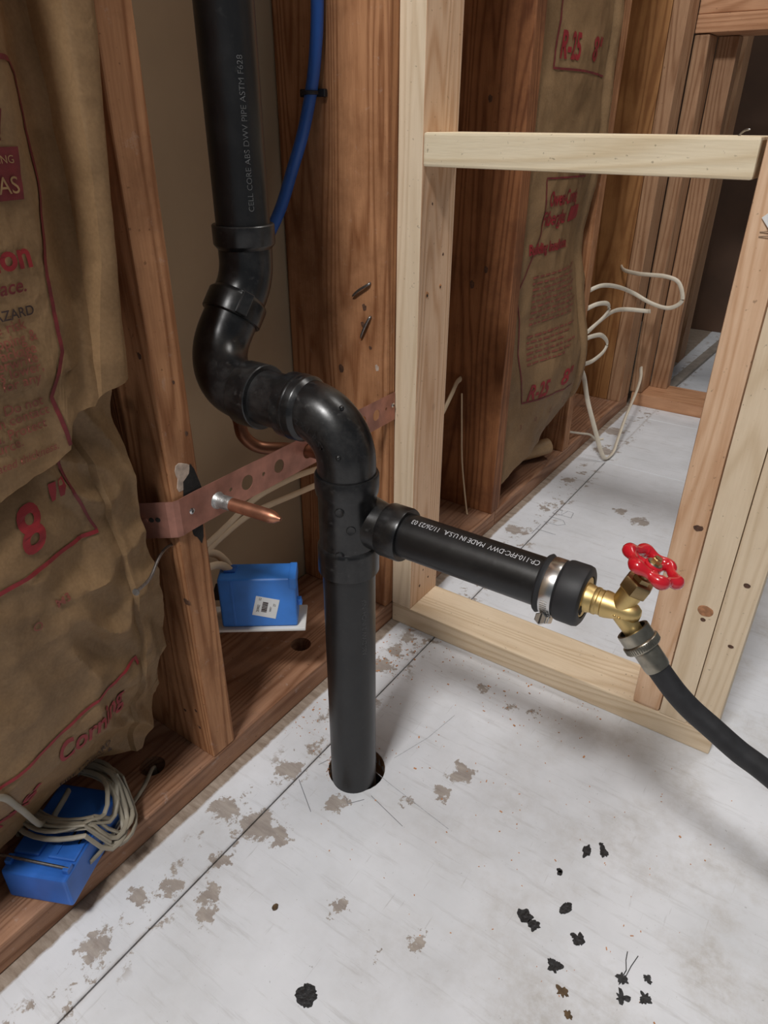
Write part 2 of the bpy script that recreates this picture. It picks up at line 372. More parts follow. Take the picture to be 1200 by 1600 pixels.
def cut_cyl(o, holes):
    """holes: list of (point, axis, radius, depth) cut with boolean modifiers and applied"""
    tmp = []
    for pt, ax, r, d in holes:
        b = bmesh.new(); add_lathe(b, [(-d, 0), (-d, r), (d, r), (d, 0)], pt, ax, 28); bmesh.ops.recalc_face_normals(b, faces=b.faces)
        me = bpy.data.meshes.new('c'); b.to_mesh(me); b.free(); c = bpy.data.objects.new('c', me); C.objects.link(c); tmp.append(c)
        md = o.modifiers.new('b', 'BOOLEAN'); md.operation = 'DIFFERENCE'; md.object = c; md.solver = 'EXACT'
    dg = bpy.context.evaluated_depsgraph_get(); dg.update()
    me = bpy.data.meshes.new_from_object(o.evaluated_get(dg)); o.modifiers.clear(); old = o.data; o.data = me; me.name = o.name; bpy.data.meshes.remove(old)
    for c in tmp: m_ = c.data; bpy.data.objects.remove(c); bpy.data.meshes.remove(m_)

# ------------------------------------------------------------------ setting
T = 0.0385; W4 = 0.089; W8 = 0.184
bm = bmesh.new(); add_box(bm, -0.4, 2.2, -2.6, 3.0, -0.34, -0.30); flo = tag(fin(bm, 'floor', void_m), kind='structure')
def panel(x0, x1, y0, y1):
    bm = bmesh.new(); add_box(bm, x0, x1, y0, y1, -0.022, 0.0, 0.0012); return fin(bm, 'floor_panel', floor_m, flo, origin=((x0 + x1) / 2, (y0 + y1) / 2, -0.011))
panel(-0.40, 0.0885, -2.6, 0.8785)
pb = panel(0.0905, 2.2, -2.6, 0.8785); panel(-0.40, 2.2, 0.8805, 1.2575); panel(-0.40, 2.2, 1.2595, 3.0)
cut_cyl(pb, [(Vector((0.147, -0.304, 0)), (0, 0, 1), 0.0395, 0.08)])
HOLE = (0.147, -0.304)
bm = bmesh.new(); add_lathe(bm, [(0, 0.0395), (-0.045, 0.0395), (-0.045, 0.047), (-0.0225, 0.047), (-0.0225, 0.0395), (-0.0012, 0.0392), (0, 0.0395)], (0.147, -0.304, -0.0010), (0, 0, 1), 40); hole_rim = fin(bm, 'hole_rim', plain('cut_plywood', srgb(176, 140, 104), 0.8, var=0.25, scale=90), flo, smooth=True)
bm = bmesh.new(); add_box(bm, -0.215, -0.186, -2.6, 1.37, 0.0, 2.44, 0.0); tag(fin(bm, 'wall_left', sheath_m), kind='structure')
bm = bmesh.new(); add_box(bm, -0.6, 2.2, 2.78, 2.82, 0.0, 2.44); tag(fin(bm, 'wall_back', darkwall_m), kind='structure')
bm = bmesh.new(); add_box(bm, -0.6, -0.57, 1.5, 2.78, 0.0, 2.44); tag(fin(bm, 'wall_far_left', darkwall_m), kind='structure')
bm = bmesh.new(); add_box(bm, -0.6, 2.2, -2.6, 3.0, 2.80, 2.84); tag(fin(bm, 'ceiling', plain('ceiling_paint', (0.62, 0.62, 0.61, 1), 0.9, var=0.03, scale=3)), kind='structure')

# ------------------------------------------------------------------ lumber
def stick(name, label, cat, b, mat, group=None, bev=0.0022, holes=None):
    x0, x1, y0, y1, z0, z1 = b
    bm = bmesh.new(); add_box(bm, x0, x1, y0, y1, z0, z1, bev, 2)
    o = fin(bm, name, mat, origin=((x0 + x1) / 2, (y0 + y1) / 2, z0)); tag(o, label, cat, group)
    if holes: cut_cyl(o, [(Vector(h[0]), h[1], h[2], h[3]) for h in holes])
    return o
HT = 2.40
P1 = stick('bottom_plate', 'weathered brown bottom plate with drilled holes on floor at left', 'plate', (-W8, 0, -1.9, 0.408, 0, T), old_y, bev=0.003,
      holes=[((-0.057, -0.482, 0.03), (0, 0, 1), 0.0165, 0.06), ((-0.057, -0.181, 0.03), (0, 0, 1), 0.0165, 0.06)])
stick('bottom_plate', 'brown bottom plate running under the far studs, beyond the new wall', 'plate', (-W8, 0, 0.4095, 1.335, 0, T), old_y, bev=0.003)
G = 'old brown studs of the outside wall'
yA, yB, y3, y4 = -0.4257, -0.0193, 0.3872, 0.7927
stA = stick('wall_stud', 'old orange-brown stud beside the paper insulation, copper strap screwed across it', 'stud', (-W8, 0, yA, yA + T, T, HT), old_z, G)
stB = stick('wall_stud', 'old brown stud behind the black pipe, touching the pale new post', 'stud', (-W8, 0, yB, yB + T, T, HT), old_z, G, bev=0.004)
stick('wall_stud', 'old brown stud closing the left end of the paper insulation', 'stud', (-W8, 0, yA - 0.4064, yA - 0.4064 + T, T, HT), old_z, G)
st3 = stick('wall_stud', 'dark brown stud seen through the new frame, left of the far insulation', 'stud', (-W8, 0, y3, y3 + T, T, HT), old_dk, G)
st4 = stick('wall_stud', 'thin orange stud edge right of the far insulation, white cables passing it', 'stud', (-W8, 0, y4, y4 + T, T, HT), old_z, G)
st5 = stick('wall_stud', 'amber wide-grained stud behind the looped white cables', 'stud', (-W8, -T - 0.001, 1.245, 1.245 + T, T, HT), amber_z, G)
stick('nailer_stud', 'pinkish flat stud on the front of the amber stud', 'stud', (-T, 0, 1.245, 1.334, T, HT), far_z)
# new pony wall
S = 0.4285; XE = S + 3 * T
tag(stick('bottom_plate', 'pale new bottom plate of the short wall, behind the black pipe', 'plate', (0.001, XE, 0, W4, 0, T), new_x, bev=0.0025))
ep = stick('end_post', 'pale new post standing against the old brown stud', 'post', (0.001, T, 0, W4, T, HT), new_z, bev=0.0018); ep.data.materials.append(pink_z)
for p_ in ep.data.polygons:
    if p_.normal.x > 0.5: p_.material_index = 1
stick('sill_board', 'pale new horizontal board between the post and the right-hand studs', 'board', (T + 0.0005, S - 0.004, 0, W4, 0.7355, 0.774), new_sill, bev=0.003)
G = 'triple new studs at the right'
stick('new_stud', 'pinkish new stud, leftmost of the three at right, paper label on it', 'stud', (S, S + T, 0, W4, T, HT), pink_z, G, bev=0.005)
stick('new_stud', 'pale new stud with a round knot, middle of the three at right', 'stud', (S + T + 0.0008, S + 2 * T, 0, W4, T, HT), new_z, G, bev=0.0012)
stick('new_stud', 'pale new stud, rightmost of the three, hose passing its foot', 'stud', (S + 2 * T + 0.0006, XE, 0, W4, T, HT), new_z, G, bev=0.0035)
stick('added_shade_board', 'unseen pale board added high above the sill board to shade the far doorway', 'board', (T + 0.001, S - 0.001, 0.001, W4 - 0.001, 1.86, 2.15), new_x)  # out of view, added to block lamp light from the upper far framing
# far doorway framing
yD = 1.355
stick('doorway_plate', 'orange-brown plate across the far doorway floor', 'plate', (0.004, 1.3, yD, yD + 0.14, 0, T), far_x)
stick('doorway_post', 'tan post at the far doorway with a cable coming out near its foot', 'post', (-0.005, 0.033, yD + 0.006, yD + 0.092, T, 0.982), far_z, bev=0.006)
stick('doorway_post', 'tan post set back at the left edge of the far doorway', 'post', (0.034, 0.086, yD + 0.093, yD + 0.138, T, 0.982), far_z)
stick('far_post', 'thin brown post in the dark room past the doorway', 'post', (-0.022, 0.016, 1.90, 1.99, 0, HT), far_z)
stick('doorway_header', 'lower brown board over the far doorway', 'board', (-0.005, 1.3, yD, yD + 0.14, 0.983, 1.022), far_x)
stick('doorway_header', 'upper brown board over the far doorway, stacked on the lower one', 'board', (-0.005, 1.3, yD + 0.003, yD + 0.137, 1.023, 1.20), far_x)

# ------------------------------------------------------------------ wall insulation in kraft paper
def lerp_pts(pts, t):
    if t <= pts[0][0]: return pts[0][1]
    for (a, va), (b, vb) in zip(pts, pts[1:]):
        if t <= b:
            f = (t - a) / (b - a); f = f * f * (3 - 2 * f) if False else f
            return va + (vb - va) * f
    return pts[-1][1]
def sstep(a, b, x):
    t = max(0, min(1, (x - a) / (b - a))); return t * t * (3 - 2 * t)
def fbm(y, z, s, seed):
    return noise.fractal(Vector((y * s, z * s, seed)), 0.9, 2.1, 4)
def ridge(y, z, s, seed):
    n = noise.noise(Vector((y * s, z * s, seed))); return 1 - abs(n) * 2

def up_knots(z):
    yr = -0.432 - (0.864 - z) * 0.0976
    yv = lerp_pts([(0.56, -0.512), (0.62, -0.494), (0.68, -0.480), (0.74, -0.474), (0.86, -0.480)], z)
    yc = lerp_pts([(0.55, -0.496), (0.60, -0.488), (0.68, -0.468), (0.74, -0.462), (0.86, -0.462)], z)   # crease of the stapling flange
    return [-0.80, -0.535, yv, yc - 0.002, yc, yr]
def surf_upper(y, z):
    _, _, yv, _, yc, yr = up_knots(z)
    x = 0.010 + 0.014 * math.sin(pi * min(1, max(0, (y + 0.80) / 0.30)))
    dep = lerp_pts([(0.54, 0.004), (0.62, 0.012), (0.70, 0.024), (0.78, 0.034), (0.9, 0.036)], z)
    x -= dep * sstep(-0.520 if z > 0.6 else -0.535, yv, y)
    x += 0.006 * fbm(y, z, 11, 1.7) + 0.004 * max(0, ridge(y, z, 16, 3.3)) * sstep(0.76, 0.55, z) * sstep(-0.56, -0.50, y)
    if y > yc:
        t = (y - yc) / max(0.01, yr - yc)
        x = 0.0135 + 0.0025 * math.sin(pi * min(1, t)) - 0.004 * max(0, t - 0.8) * 5 + 0.003 * fbm(y * 0.4, z, 9, 5.1)
    else: x += (0.0135 - x) * sstep(yc - 0.0021, yc, y)
    return x
def lo_knots(z):
    yc = lerp_pts([(0.18, -0.512), (0.30, -0.497), (0.42, -0.500), (0.50, -0.512), (0.60, -0.52)], z)
    yr = lerp_pts([(0.10, -0.472), (0.19, -0.470), (0.25, -0.464), (0.31, -0.456), (0.36, -0.459), (0.40, -0.466), (0.50, -0.466), (0.60, -0.466)], z)
    return [-0.80, -0.56, yc, yr]
def surf_lower(y, z):
    yc = lo_knots(z)[2]
    x = -0.004 + 0.022 * math.sin(pi * min(1, max(0, (y + 0.80) / 0.33))) * sstep(0.60, 0.42, z)
    x -= 0.016 * sstep(0.47, 0.56, z)
    x -= 0.078 * sstep(0.26, 0.09, z) ** 1.2 * sstep(-0.44, -0.57, y)
    x -= 0.035 * sstep(0.30, 0.18, z) * sstep(-0.57, -0.44, y)
    cr = sstep(-0.60, -0.53, y)
    x += 0.007 * fbm(y, z, 9, 8.2) + (0.003 + 0.010 * cr) * max(0, ridge(y * 1.3 + z * 0.5, z * 0.7, 17, 2.2)) - 0.007 * cr
    x += cr * 0.004 * abs(noise.noise(Vector((y * 40, z * 26, 4.2))))
    if y > yc: x += 0.006 * sstep(yc, yc + 0.004, y) - 0.10 * max(0, y - yc - 0.014)
    return x
def surf_right(y, z):
    t = max(0, min(1, (y - 0.426) / 0.366))
    x = -0.010 + 0.022 * math.sin(pi * t) + 0.030 * math.exp(-((z - 0.30) / 0.10) ** 2) * sstep(0.1, 0.8, t)
    x -= 0.020 * math.exp(-((z - 0.58) / 0.09) ** 2) * sstep(0.3, 0.9, t)
    x -= 0.05 * sstep(0.22, 0.08, z) * sstep(0.2, 0.8, t)
    if t > 0.80: x += 0.012 * math.sin(pi * min(1, (t - 0.80) / 0.20)) - 0.008 * sstep(0.80, 0.83, t) * sstep(0.87, 0.83, t)
    x += 0.005 * fbm(y, z, 8, 4.4) + 0.003 * max(0, ridge(y, z * 0.5, 18, 9.1))
    return x

def paper_sheet(name, fn, knots, counts, zlo, zhi, parent, nz=190):
    """knots(z): y of the crease lines from left to right; zlo(y): ragged bottom edge"""
    bm = bmesh.new(); rows = []
    U_ = [(k, i / c) for k, c in enumerate(counts) for i in range(c)] + [(len(counts) - 1, 1.0)]
    for j in range(nz + 1):
        row = []; tz = j / nz
        for k, f in U_:
            z = zhi
            for _ in range(4):
                kn = knots(z); y = kn[k] + (kn[k + 1] - kn[k]) * f; zb = zlo(y); z = zb + (zhi - zb) * tz
            row.append(bm.verts.new((fn(y, z), y, z)))
        rows.append(row)
    for a, b in zip(rows, rows[1:]):
        for i in range(len(a) - 1): bm.faces.new((a[i], a[i + 1], b[i + 1], b[i]))
    bmesh.ops.solidify(bm, geom=bm.faces[:], thickness=0.0008)
    return fin(bm, name, kraft_m, parent, smooth=True)

def print_on(fn, s, y, z, size, mat, parent, ang=0.0, bold=0.02, sx=1.0, shear=0.0, align='LEFT', lift=0.0013, sub=2, name='printed_lettering'):
    bm = text_mesh(s, size, bold, sx, shear, align, sub); ca, sa = math.cos(ang), math.sin(ang)
    for v in bm.verts:
        a, b = v.co.x, v.co.y; yy = y + a * ca - b * sa; zz = z + a * sa + b * ca
        v.co = Vector((fn(yy, zz) + lift, yy, zz))
    return fin(bm, name, mat, parent)
def line_on(fn, pts, wd, mat, parent, lift=0.0012, name='printed_line'):
    bm = bmesh.new(); P = []
    for (a, b), (c, d) in zip(pts, pts[1:]):
        n = max(2, int(math.hypot(c - a, d - b) / 0.004))
        P += [Vector((a + (c - a) * k / n, b + (d - b) * k / n)) for k in range(n)]
    P.append(Vector(pts[-1])); L_ = []; R_ = []
    for i, q in enumerate(P):
        t = (P[min(i + 1, len(P) - 1)] - P[max(i - 1, 0)]).normalized(); nn = Vector((-t.y, t.x)) * wd / 2
        for lst, u in ((L_, q + nn), (R_, q - nn)): lst.append(bm.verts.new((fn(u.x, u.y) + lift, u.x, u.y)))
    for i in range(len(P) - 1): bm.faces.new((L_[i], L_[i + 1], R_[i + 1], R_[i]))
    return fin(bm, name, mat, parent)
def block_on(fn, poly, mat, parent, lift=0.0011, name='printed_block'):
    """poly: four corners (y,z) as a bilinear patch"""
    bm = bmesh.new(); n = 24; g = []
    for j in range(n + 1):
        row = []
        for i in range(n + 1):
            u, v = i / n, j / n; a, b, c, d = [Vector(q) for q in poly]
            q = (a * (1 - u) + b * u) * (1 - v) + (d * (1 - u) + c * u) * v
            row.append(bm.verts.new((fn(q.x, q.y) + lift, q.x, q.y)))
        g.append(row)
    for a, b in zip(g, g[1:]):
        for i in range(n): bm.faces.new((a[i], a[i + 1], b[i + 1], b[i]))
    return fin(bm, name, mat, parent)

# upper left batt
bu = thing('insulation_batt', 'brown kraft-faced insulation, upper sheet at left with a torn hanging bottom edge', 'insulation', (0, -0.62, 0.55))
zb_u = lambda y: lerp_pts([(-0.80, 0.46), (-0.70, 0.485), (-0.60, 0.517), (-0.545, 0.528), (-0.533, 0.533), (-0.528, 0.556), (-0.517, 0.563), (-0.500, 0.562), (-0.492, 0.572), (-0.46, 0.577)], y) + 0.0015 * noise.noise(Vector((y * 90, 0, 0)))
paper_sheet('paper_facing', surf_upper, up_knots, [64, 14, 8, 3, 14], zb_u, 1.02, bu)
bm = bmesh.new(); add_box(bm, -0.183, -0.045, -0.80, -0.47, 0.58, 1.2, 0.01); fin(bm, 'fibre_core', glass_fib, bu)
U = surf_upper
line_on(U, [(-0.60, 0.826), (-0.505, 0.823), (-0.497, 0.815), (-0.499, 0.75), (-0.518, 0.677), (-0.522, 0.617), (-0.541, 0.584), (-0.5335, 0.5375)], 0.0036, ink_dk, bu)
block_on(U, [(-0.70, 0.733), (-0.5225, 0.733), (-0.518, 0.768), (-0.70, 0.768)], ink_dk, bu)
block_on(U, [(-0.70, 0.772), (-0.531, 0.772), (-0.527, 0.792), (-0.70, 0.792)], ink_dk, bu)
print_on(U, 'FIBERGLAS', -0.5245, 0.7375, 0.0165, ink_kraft, bu, align='RIGHT', lift=0.0022, bold=0.0)
print_on(U, 'CORNING', -0.5245, 0.7575, 0.0075, ink_kraft, bu, align='RIGHT', lift=0.0022, bold=0.0)
print_on(U, 'Owens-Corning', -0.531, 0.777, 0.018, ink_kraft, bu, align='RIGHT', lift=0.0022, bold=0.006)
print_on(U, 'Building Insulation', -0.5285, 0.6865, 0.0270, ink_red, bu, align='RIGHT', bold=0.028)
print_on(U, 'Keep facing next to heated space.', -0.5395, 0.6695, 0.0150, ink_dk, bu, align='RIGHT', shear=0.25, bold=0.012)
print_on(U, 'FIRE HAZARD', -0.5375, 0.6515, 0.0105, ink_black, bu, align='RIGHT', bold=0.012)
for i, (s_, y_, z_) in enumerate([('Fire risk', -0.548, 0.6425), ('wrapping &', -0.541, 0.6325), ('Do not package', -0.545, 0.6235), ('or overwrite', -0.546, 0.6160), ('fiberglass lower,', -0.543, 0.6085), ('see for any', -0.5475, 0.6000)]):
    print_on(U, s_, y_, z_, 0.0118, ink_brown, bu, align='RIGHT', bold=0.006)
for i, (s_, y_, z_) in enumerate([('This facing will burn. Do not', -0.5490, 0.5805), ('Installed in contact', -0.5455, 0.5715), ('approved material. Protect', -0.5500, 0.5610), ('from any source.', -0.574, 0.5525)]):
    print_on(U, s_, y_, z_, 0.0118, ink_brown, bu, align='RIGHT', bold=0.006)
print_on(U, 'requires rated thickness.', -0.5440, 0.5385, 0.0098, ink_brown, bu, align='RIGHT', shear=0.2, bold=0.006)

# lower left batt
bl = thing('insulation_batt', 'crumpled brown kraft-faced insulation, lower sheet at left bearing a large red 8"', 'insulation', (0, -0.62, 0.10))
zb_l = lambda y: lerp_pts([(-0.80, 0.07), (-0.70, 0.085), (-0.66, 0.10), (-0.60, 0.13), (-0.56, 0.12), (-0.53, 0.105), (-0.50, 0.10), (-0.485, 0.12), (-0.475, 0.17), (-0.45, 0.2)], y)
paper_sheet('paper_facing', surf_lower, lo_knots, [56, 36, 22], zb_l, 0.62, bl)
bm = bmesh.new(); add_box(bm, -0.183, -0.135, -0.80, -0.50, 0.10, 0.56, 0.01); fin(bm, 'fibre_core', glass_fib, bl)
Lf = surf_lower
print_on(Lf, '8', -0.600, 0.4555, 0.056, ink_red, bl, ang=0.16, bold=0.022, sx=0.92, shear=0.3); print_on(Lf, '"', -0.562, 0.4625, 0.056, ink_red, bl, ang=0.16, bold=0.02, sx=0.9, shear=0.3)
line_on(Lf, [(-0.72, 0.420), (-0.629, 0.438), (-0.58, 0.441), (-0.518, 0.439)], 0.0042, ink_red, bl)
line_on(Lf, [(-0.538, 0.535), (-0.540, 0.518), (-0.536, 0.488), (-0.519, 0.441)], 0.0028, ink_dk, bl)
line_on(Lf, [(-0.72, 0.225), (-0.676, 0.244), (-0.637, 0.249), (-0.591, 0.258), (-0.509, 0.275), (-0.507, 0.264)], 0.0036, ink_red, bl)
print_on(Lf, 'Corning', -0.531, 0.224, 0.043, ink_red, bl, ang=0.17, align='RIGHT', bold=0.022, sx=0.62, shear=0.25); print_on(Lf, 'Owens-', -0.632, 0.196, 0.043, ink_red, bl, ang=0.95, align='RIGHT', bold=0.022, sx=0.85, shear=0.2)
print_on(Lf, 'M3', -0.584, 0.394, 0.012, ink_brown, bl, bold=0.02, ang=0.1)
print_on(Lf, 'O', -0.611, 0.384, 0.012, ink_brown, bl, bold=0.006)
print_on(Lf, 'FIRE HAZARD', -0.534, 0.137, 0.0115, ink_black, bl, align='RIGHT', ang=0.1, bold=0.006)
print_on(Lf, 'wrapping &', -0.534, 0.124, 0.0105, ink_black, bl, align='RIGHT', ang=0.1, bold=0.006)

# right batt
br = thing('insulation_batt', 'bulging brown kraft-faced insulation between the far studs, red print reading R-25 8"', 'insulation', (0, 0.61, 0.14))
zb_r = lambda y: lerp_pts([(0.426, 0.085), (0.50, 0.118), (0.60, 0.135), (0.66, 0.152), (0.71, 0.178), (0.75, 0.220), (0.792, 0.30)], y)
paper_sheet('paper_facing', surf_right, lambda z: [0.4275, 0.7195, 0.732, 0.748, 0.788], [70, 6, 6, 16], zb_r, 1.25, br)
bm = bmesh.new(); add_box(bm, -0.183, -0.07, 0.43, 0.785, 0.10, 1.2, 0.012); fin(bm, 'fibre_core', glass_fib, br)
bm = bmesh.new(); add_tube(bm, smooth_path([(-0.10, 0.60, 0.058), (-0.05, 0.68, 0.066), (-0.02, 0.735, 0.072)], 6), [0.012, 0.014, 0.016, 0.017, 0.018, 0.018, 0.019, 0.019, 0.02, 0.02, 0.02, 0.02, 0.02], 16); fin(bm, 'rolled_paper_edge', kraft_m, br, smooth=True)
Rf = surf_right
print_on(Rf, 'R-25', 0.490, 0.882, 0.055, ink_red, br, bold=0.03, sx=0.62, shear=0.1)
print_on(Rf, '8"', 0.612, 0.884, 0.053, ink_red, br, bold=0.02, sx=1.35, shear=0.1)
line_on(Rf, [(0.484, 1.2), (0.486, 1.0), (0.478, 0.866), (0.60, 0.866), (0.715, 0.864)], 0.0035, ink_dk, br)
line_on(Rf, [(0.69, 0.691), (0.60, 0.694), (0.488, 0.696), (0.488, 0.60), (0.434, 0.50), (0.45, 0.44), (0.463, 0.36), (0.49, 0.262), (0.60, 0.258), (0.70, 0.255)], 0.0032, ink_dk, br)
print_on(Rf, 'Owens-Corning', 0.502, 0.648, 0.036, ink_red, br, bold=0.03, sx=0.60)
block_on(Rf, [(0.606, 0.612), (0.676, 0.613), (0.685, 0.640), (0.612, 0.640)], ink_red, br)
print_on(Rf, 'Fiberglas', 0.484, 0.614, 0.036, ink_red, br, bold=0.02, sx=0.80, shear=0.15)
print_on(Rf, 'Building Insulation', 0.452, 0.566, 0.027, ink_red, br, bold=0.035, sx=0.78)
def dashes(fn, y0, y1, z, h, mat, parent, seed):
    r = random.Random(seed); bm = bmesh.new(); y = y0
    while y < y1:
        wd = r.uniform(0.008, 0.026); hh = h * r.uniform(0.7, 1.0); k = max(2, int(wd / 0.004)); pv = None
        for i in range(k + 1):
            yy = min(y1, y + wd * i / k); a = bm.verts.new((fn(yy, z) + 0.0013, yy, z)); b = bm.verts.new((fn(yy, z + hh) + 0.0013, yy, z + hh))
            if pv: bm.faces.new((pv[0], a, b, pv[1]))
            pv = (a, b)
        y += wd + 0.005
    fin(bm, 'printed_small_text', mat, parent)
for i in range(9): dashes(Rf, 0.475 + 0.001 * i, 0.70 - 0.02 * (i % 3), 0.520 - 0.0115 * i, 0.0045, ink_brown, br, i)
for i in range(6): dashes(Rf, 0.482 + 0.001 * i, 0.68 - 0.025 * (i % 3), 0.402 - 0.0115 * i, 0.0045, ink_brown, br, 20 + i)
print_on(Rf, 'R-25', 0.503, 0.265, 0.048, ink_red, br, bold=0.03, sx=0.72, shear=0.25)
print_on(Rf, '8"', 0.626, 0.270, 0.050, ink_red, br, bold=0.02, sx=1.0, shear=0.25)
for s, y in (('3', 0.485), ('10', 0.535), ('2"', 0.60), ('2', 0.665), ('3', 0.715)): print_on(Rf, s, y, 0.205 + (y - 0.485) * 0.06, 0.014, ink_brown, br, bold=0.0)

# ------------------------------------------------------------------ black drain pipe
VX, VY = 0.151, -0.316
dp = thing('drain_pipe', 'black plastic drain pipe with bends, rising from the floor hole up into the wall', 'pipe', (VX, VY, -0.2))
R2, RH = 0.03015, 0.0345
A0 = Vector((-0.050, -0.236, 1.25)); A1 = Vector((-0.050, -0.236, 0.626)); A2 = Vector((-0.054, -0.316, 0.522)); A3 = Vector((VX, VY, 0.522)); A4 = Vector((VX, VY, 0.40))
def fit(name, pts, r, parent, mat=abs_m, n=40):
    bm = bmesh.new(); add_tube(bm, pts, r, n); return fin(bm, name, mat, parent, smooth=True)
def lat(name, prof, o, ax, parent, mat=abs_m, n=40):
    bm = bmesh.new(); add_lathe(bm, prof, o, ax, n); return fin(bm, name, mat, parent, smooth=True)
def hubp(l, r, body, ch=0.004):   # hub profile: shoulder then socket, open lip
    return [(0, body), (ch, r - 0.0008), (ch + 0.0015, r), (l - 0.001, r), (l, r - 0.001), (l, R2 * 0.99), (l - 0.006, R2 * 0.99)]
# upper pipe
bm = bmesh.new(); add_tube(bm, [A0, A1 + Vector((0, 0, 0.045))], R2, 40); up = fin(bm, 'pipe_length', abs_clean, dp, smooth=True)
# elbow one
d1 = (A2 - A1).normalized(); a = arc(A0, A1, A2, 0.066, 14)
e1 = fit('elbow', [A1 + Vector((0, 0, 0.036))] + a + [a[-1] + d1 * 0.02], 0.0305, dp)
bm = bmesh.new(); add_lathe(bm, hubp(0.026, 0.0350, 0.0305), a[0] + Vector((0, 0, 0.010)), (0, 0, 1), 40); fin(bm, 'hub', abs_m, e1, smooth=True)
bm = bmesh.new(); add_lathe(bm, hubp(0.028, 0.0350, 0.0305), a[-1] + d1 * 0.001, d1, 40); fin(bm, 'hub', abs_m, e1, smooth=True)
q = a[-1] + d1 * 0.015
side = Vector((0.80, -0.60, 0)); side = (side - d1 * side.dot(d1)).normalized()
bm = bmesh.new(); b2 = bmesh.new(); add_box(b2, -0.0065, 0.0065, -0.004, 0.004, -0.013, 0.013, 0.001)
rot = Matrix((d1.cross(side), side, d1)).transposed().to_4x4(); rot.translation = q + side * 0.0355; merge(bm, b2, rot); fin(bm, 'moulded_lug', abs_m, e1)
# elbow two
a = arc(A1, A2, A3, 0.062, 24); hub_at = a[-1]
e2 = fit('elbow', [A1 + d1 * 0.045] + a + [a[-1] + Vector((0.006, 0, 0))], 0.0312, dp)
bm = bmesh.new(); add_lathe(bm, hubp(0.032, 0.0358, 0.0312), hub_at, (1, 0, 0), 40); fin(bm, 'hub', abs_m, e2, smooth=True)
# short run
bm = bmesh.new(); add_tube(bm, [hub_at + Vector((0.01, 0, 0)), Vector((VX - 0.04, VY, A3.z))], R2 - 0.0002, 40); fin(bm, 'pipe_length', abs_m, dp, smooth=True)
# elbow three
a = arc(A2, A3, A4, 0.048, 26)
e3 = fit('elbow', [a[0] - Vector((0.012, 0, 0))] + a + [Vector((VX, VY, 0.452))], 0.0312, dp)
bm = bmesh.new(); add_lathe(bm, hubp(0.030, 0.0350, 0.0312), a[0] + Vector((0.004, 0, 0)), (-1, 0, 0), 40); fin(bm, 'hub', abs_m, e3, smooth=True)
bm = bmesh.new(); add_lathe(bm, [(0, 0.0347), (0.002, 0.0356), (0.004, 0.0356), (0.006, 0.0345)], a[0] - Vector((0.009, 0, 0)), (-1, 0, 0), 40); fin(bm, 'hub_ring', abs_m, e3, smooth=True)
for k, th in ((11, 1.45), (21, 1.1)):
    t = (a[k + 1] - a[k]).normalized(); out_ = (a[k] - Vector((VX - 0.048, VY, A3.z - 0.048))).normalized(); sd = Vector((0, -1, 0))
    q = a[k] + (sd * math.sin(th) + out_ * math.cos(th)) * 0.0312
    if k == 11: q = a[k] + (out_ * 0.98 + sd * 0.2) * 0.0312
    bm = bmesh.new(); bmesh.ops.create_uvsphere(bm, u_segments=12, v_segments=8, radius=0.0028); bmesh.ops.translate(bm, verts=bm.verts, vec=q); fin(bm, 'moulding_nub', abs_m, e3, smooth=True)
# raised marks on elbow three
def on_bend(s, v0, size, k0):
    bm = text_mesh(s, size, 0.01, sub=0); cen = Vector((VX - 0.048, VY, A3.z - 0.048)); Rr = 0.048
    for v in bm.verts:
        u = v.co.x; w_ = v.co.y + v0   # u runs down the bend, w_ across towards the outer side
        ph = k0 - u / Rr; th = w_ / 0.0312
        o_ = Vector((math.cos(ph), 0, math.sin(ph))); r_ = 0.0312 + 0.0004
        v.co = cen + o_ * (Rr + r_ * math.sin(th)) + Vector((0, -1, 0)) * (r_ * math.cos(th))
    fin(bm, 'raised_lettering', abs_mat('abs_mark', 0.02, 0.2, 0.3), e3)
on_bend('2 X L-R ST', -0.004, 0.010, 1.42); on_bend('ABS DWV', -0.017, 0.007, 1.30)
# tee
tee = lat('tee', [(0, 0.0302), (0, 0.0335), (0.001, 0.0345), (0.030, 0.0345), (0.033, 0.0342), (0.036, 0.0318), (0.095, 0.0318), (0.099, 0.0338), (0.104, 0.0345), (0.119, 0.0345), (0.121, 0.0335), (0.121, 0.0302)], (VX, VY, 0.342), (0, 0, 1), dp)
AX = Vector((1, 0.012, 0.0)).normalized(); AC = Vector((VX, VY + 0.012, 0.402))
bm = bmesh.new(); add_lathe(bm, [(0.0, 0.0312), (0.018, 0.0300), (0.034, 0.0268), (0.042, 0.0258), (0.044, 0.0290), (0.046, 0.0296), (0.067, 0.0296), (0.069, 0.0288), (0.069, 0.0240), (0.06, 0.0240)], AC, AX, 40); fin(bm, 'branch_socket', abs_m, tee, smooth=True)
for (dx_, dz_) in ((0.014, 0.007), (-0.016, 0.028), (-0.018, -0.025)):
    q = Vector((VX, VY, 0.402 + dz_)); dirn = Vector((0.56 + dx_ * 12, -0.83 + dx_ * 4, 0)).normalized()
    bm = bmesh.new(); add_lathe(bm, [(0.0300, 0.0052), (0.0322, 0.0052), (0.0327, 0.0045), (0.0322, 0.0036), (0.0322, 0.0)], q, dirn, 20); fin(bm, 'moulded_mark', abs_m, tee, smooth=True)
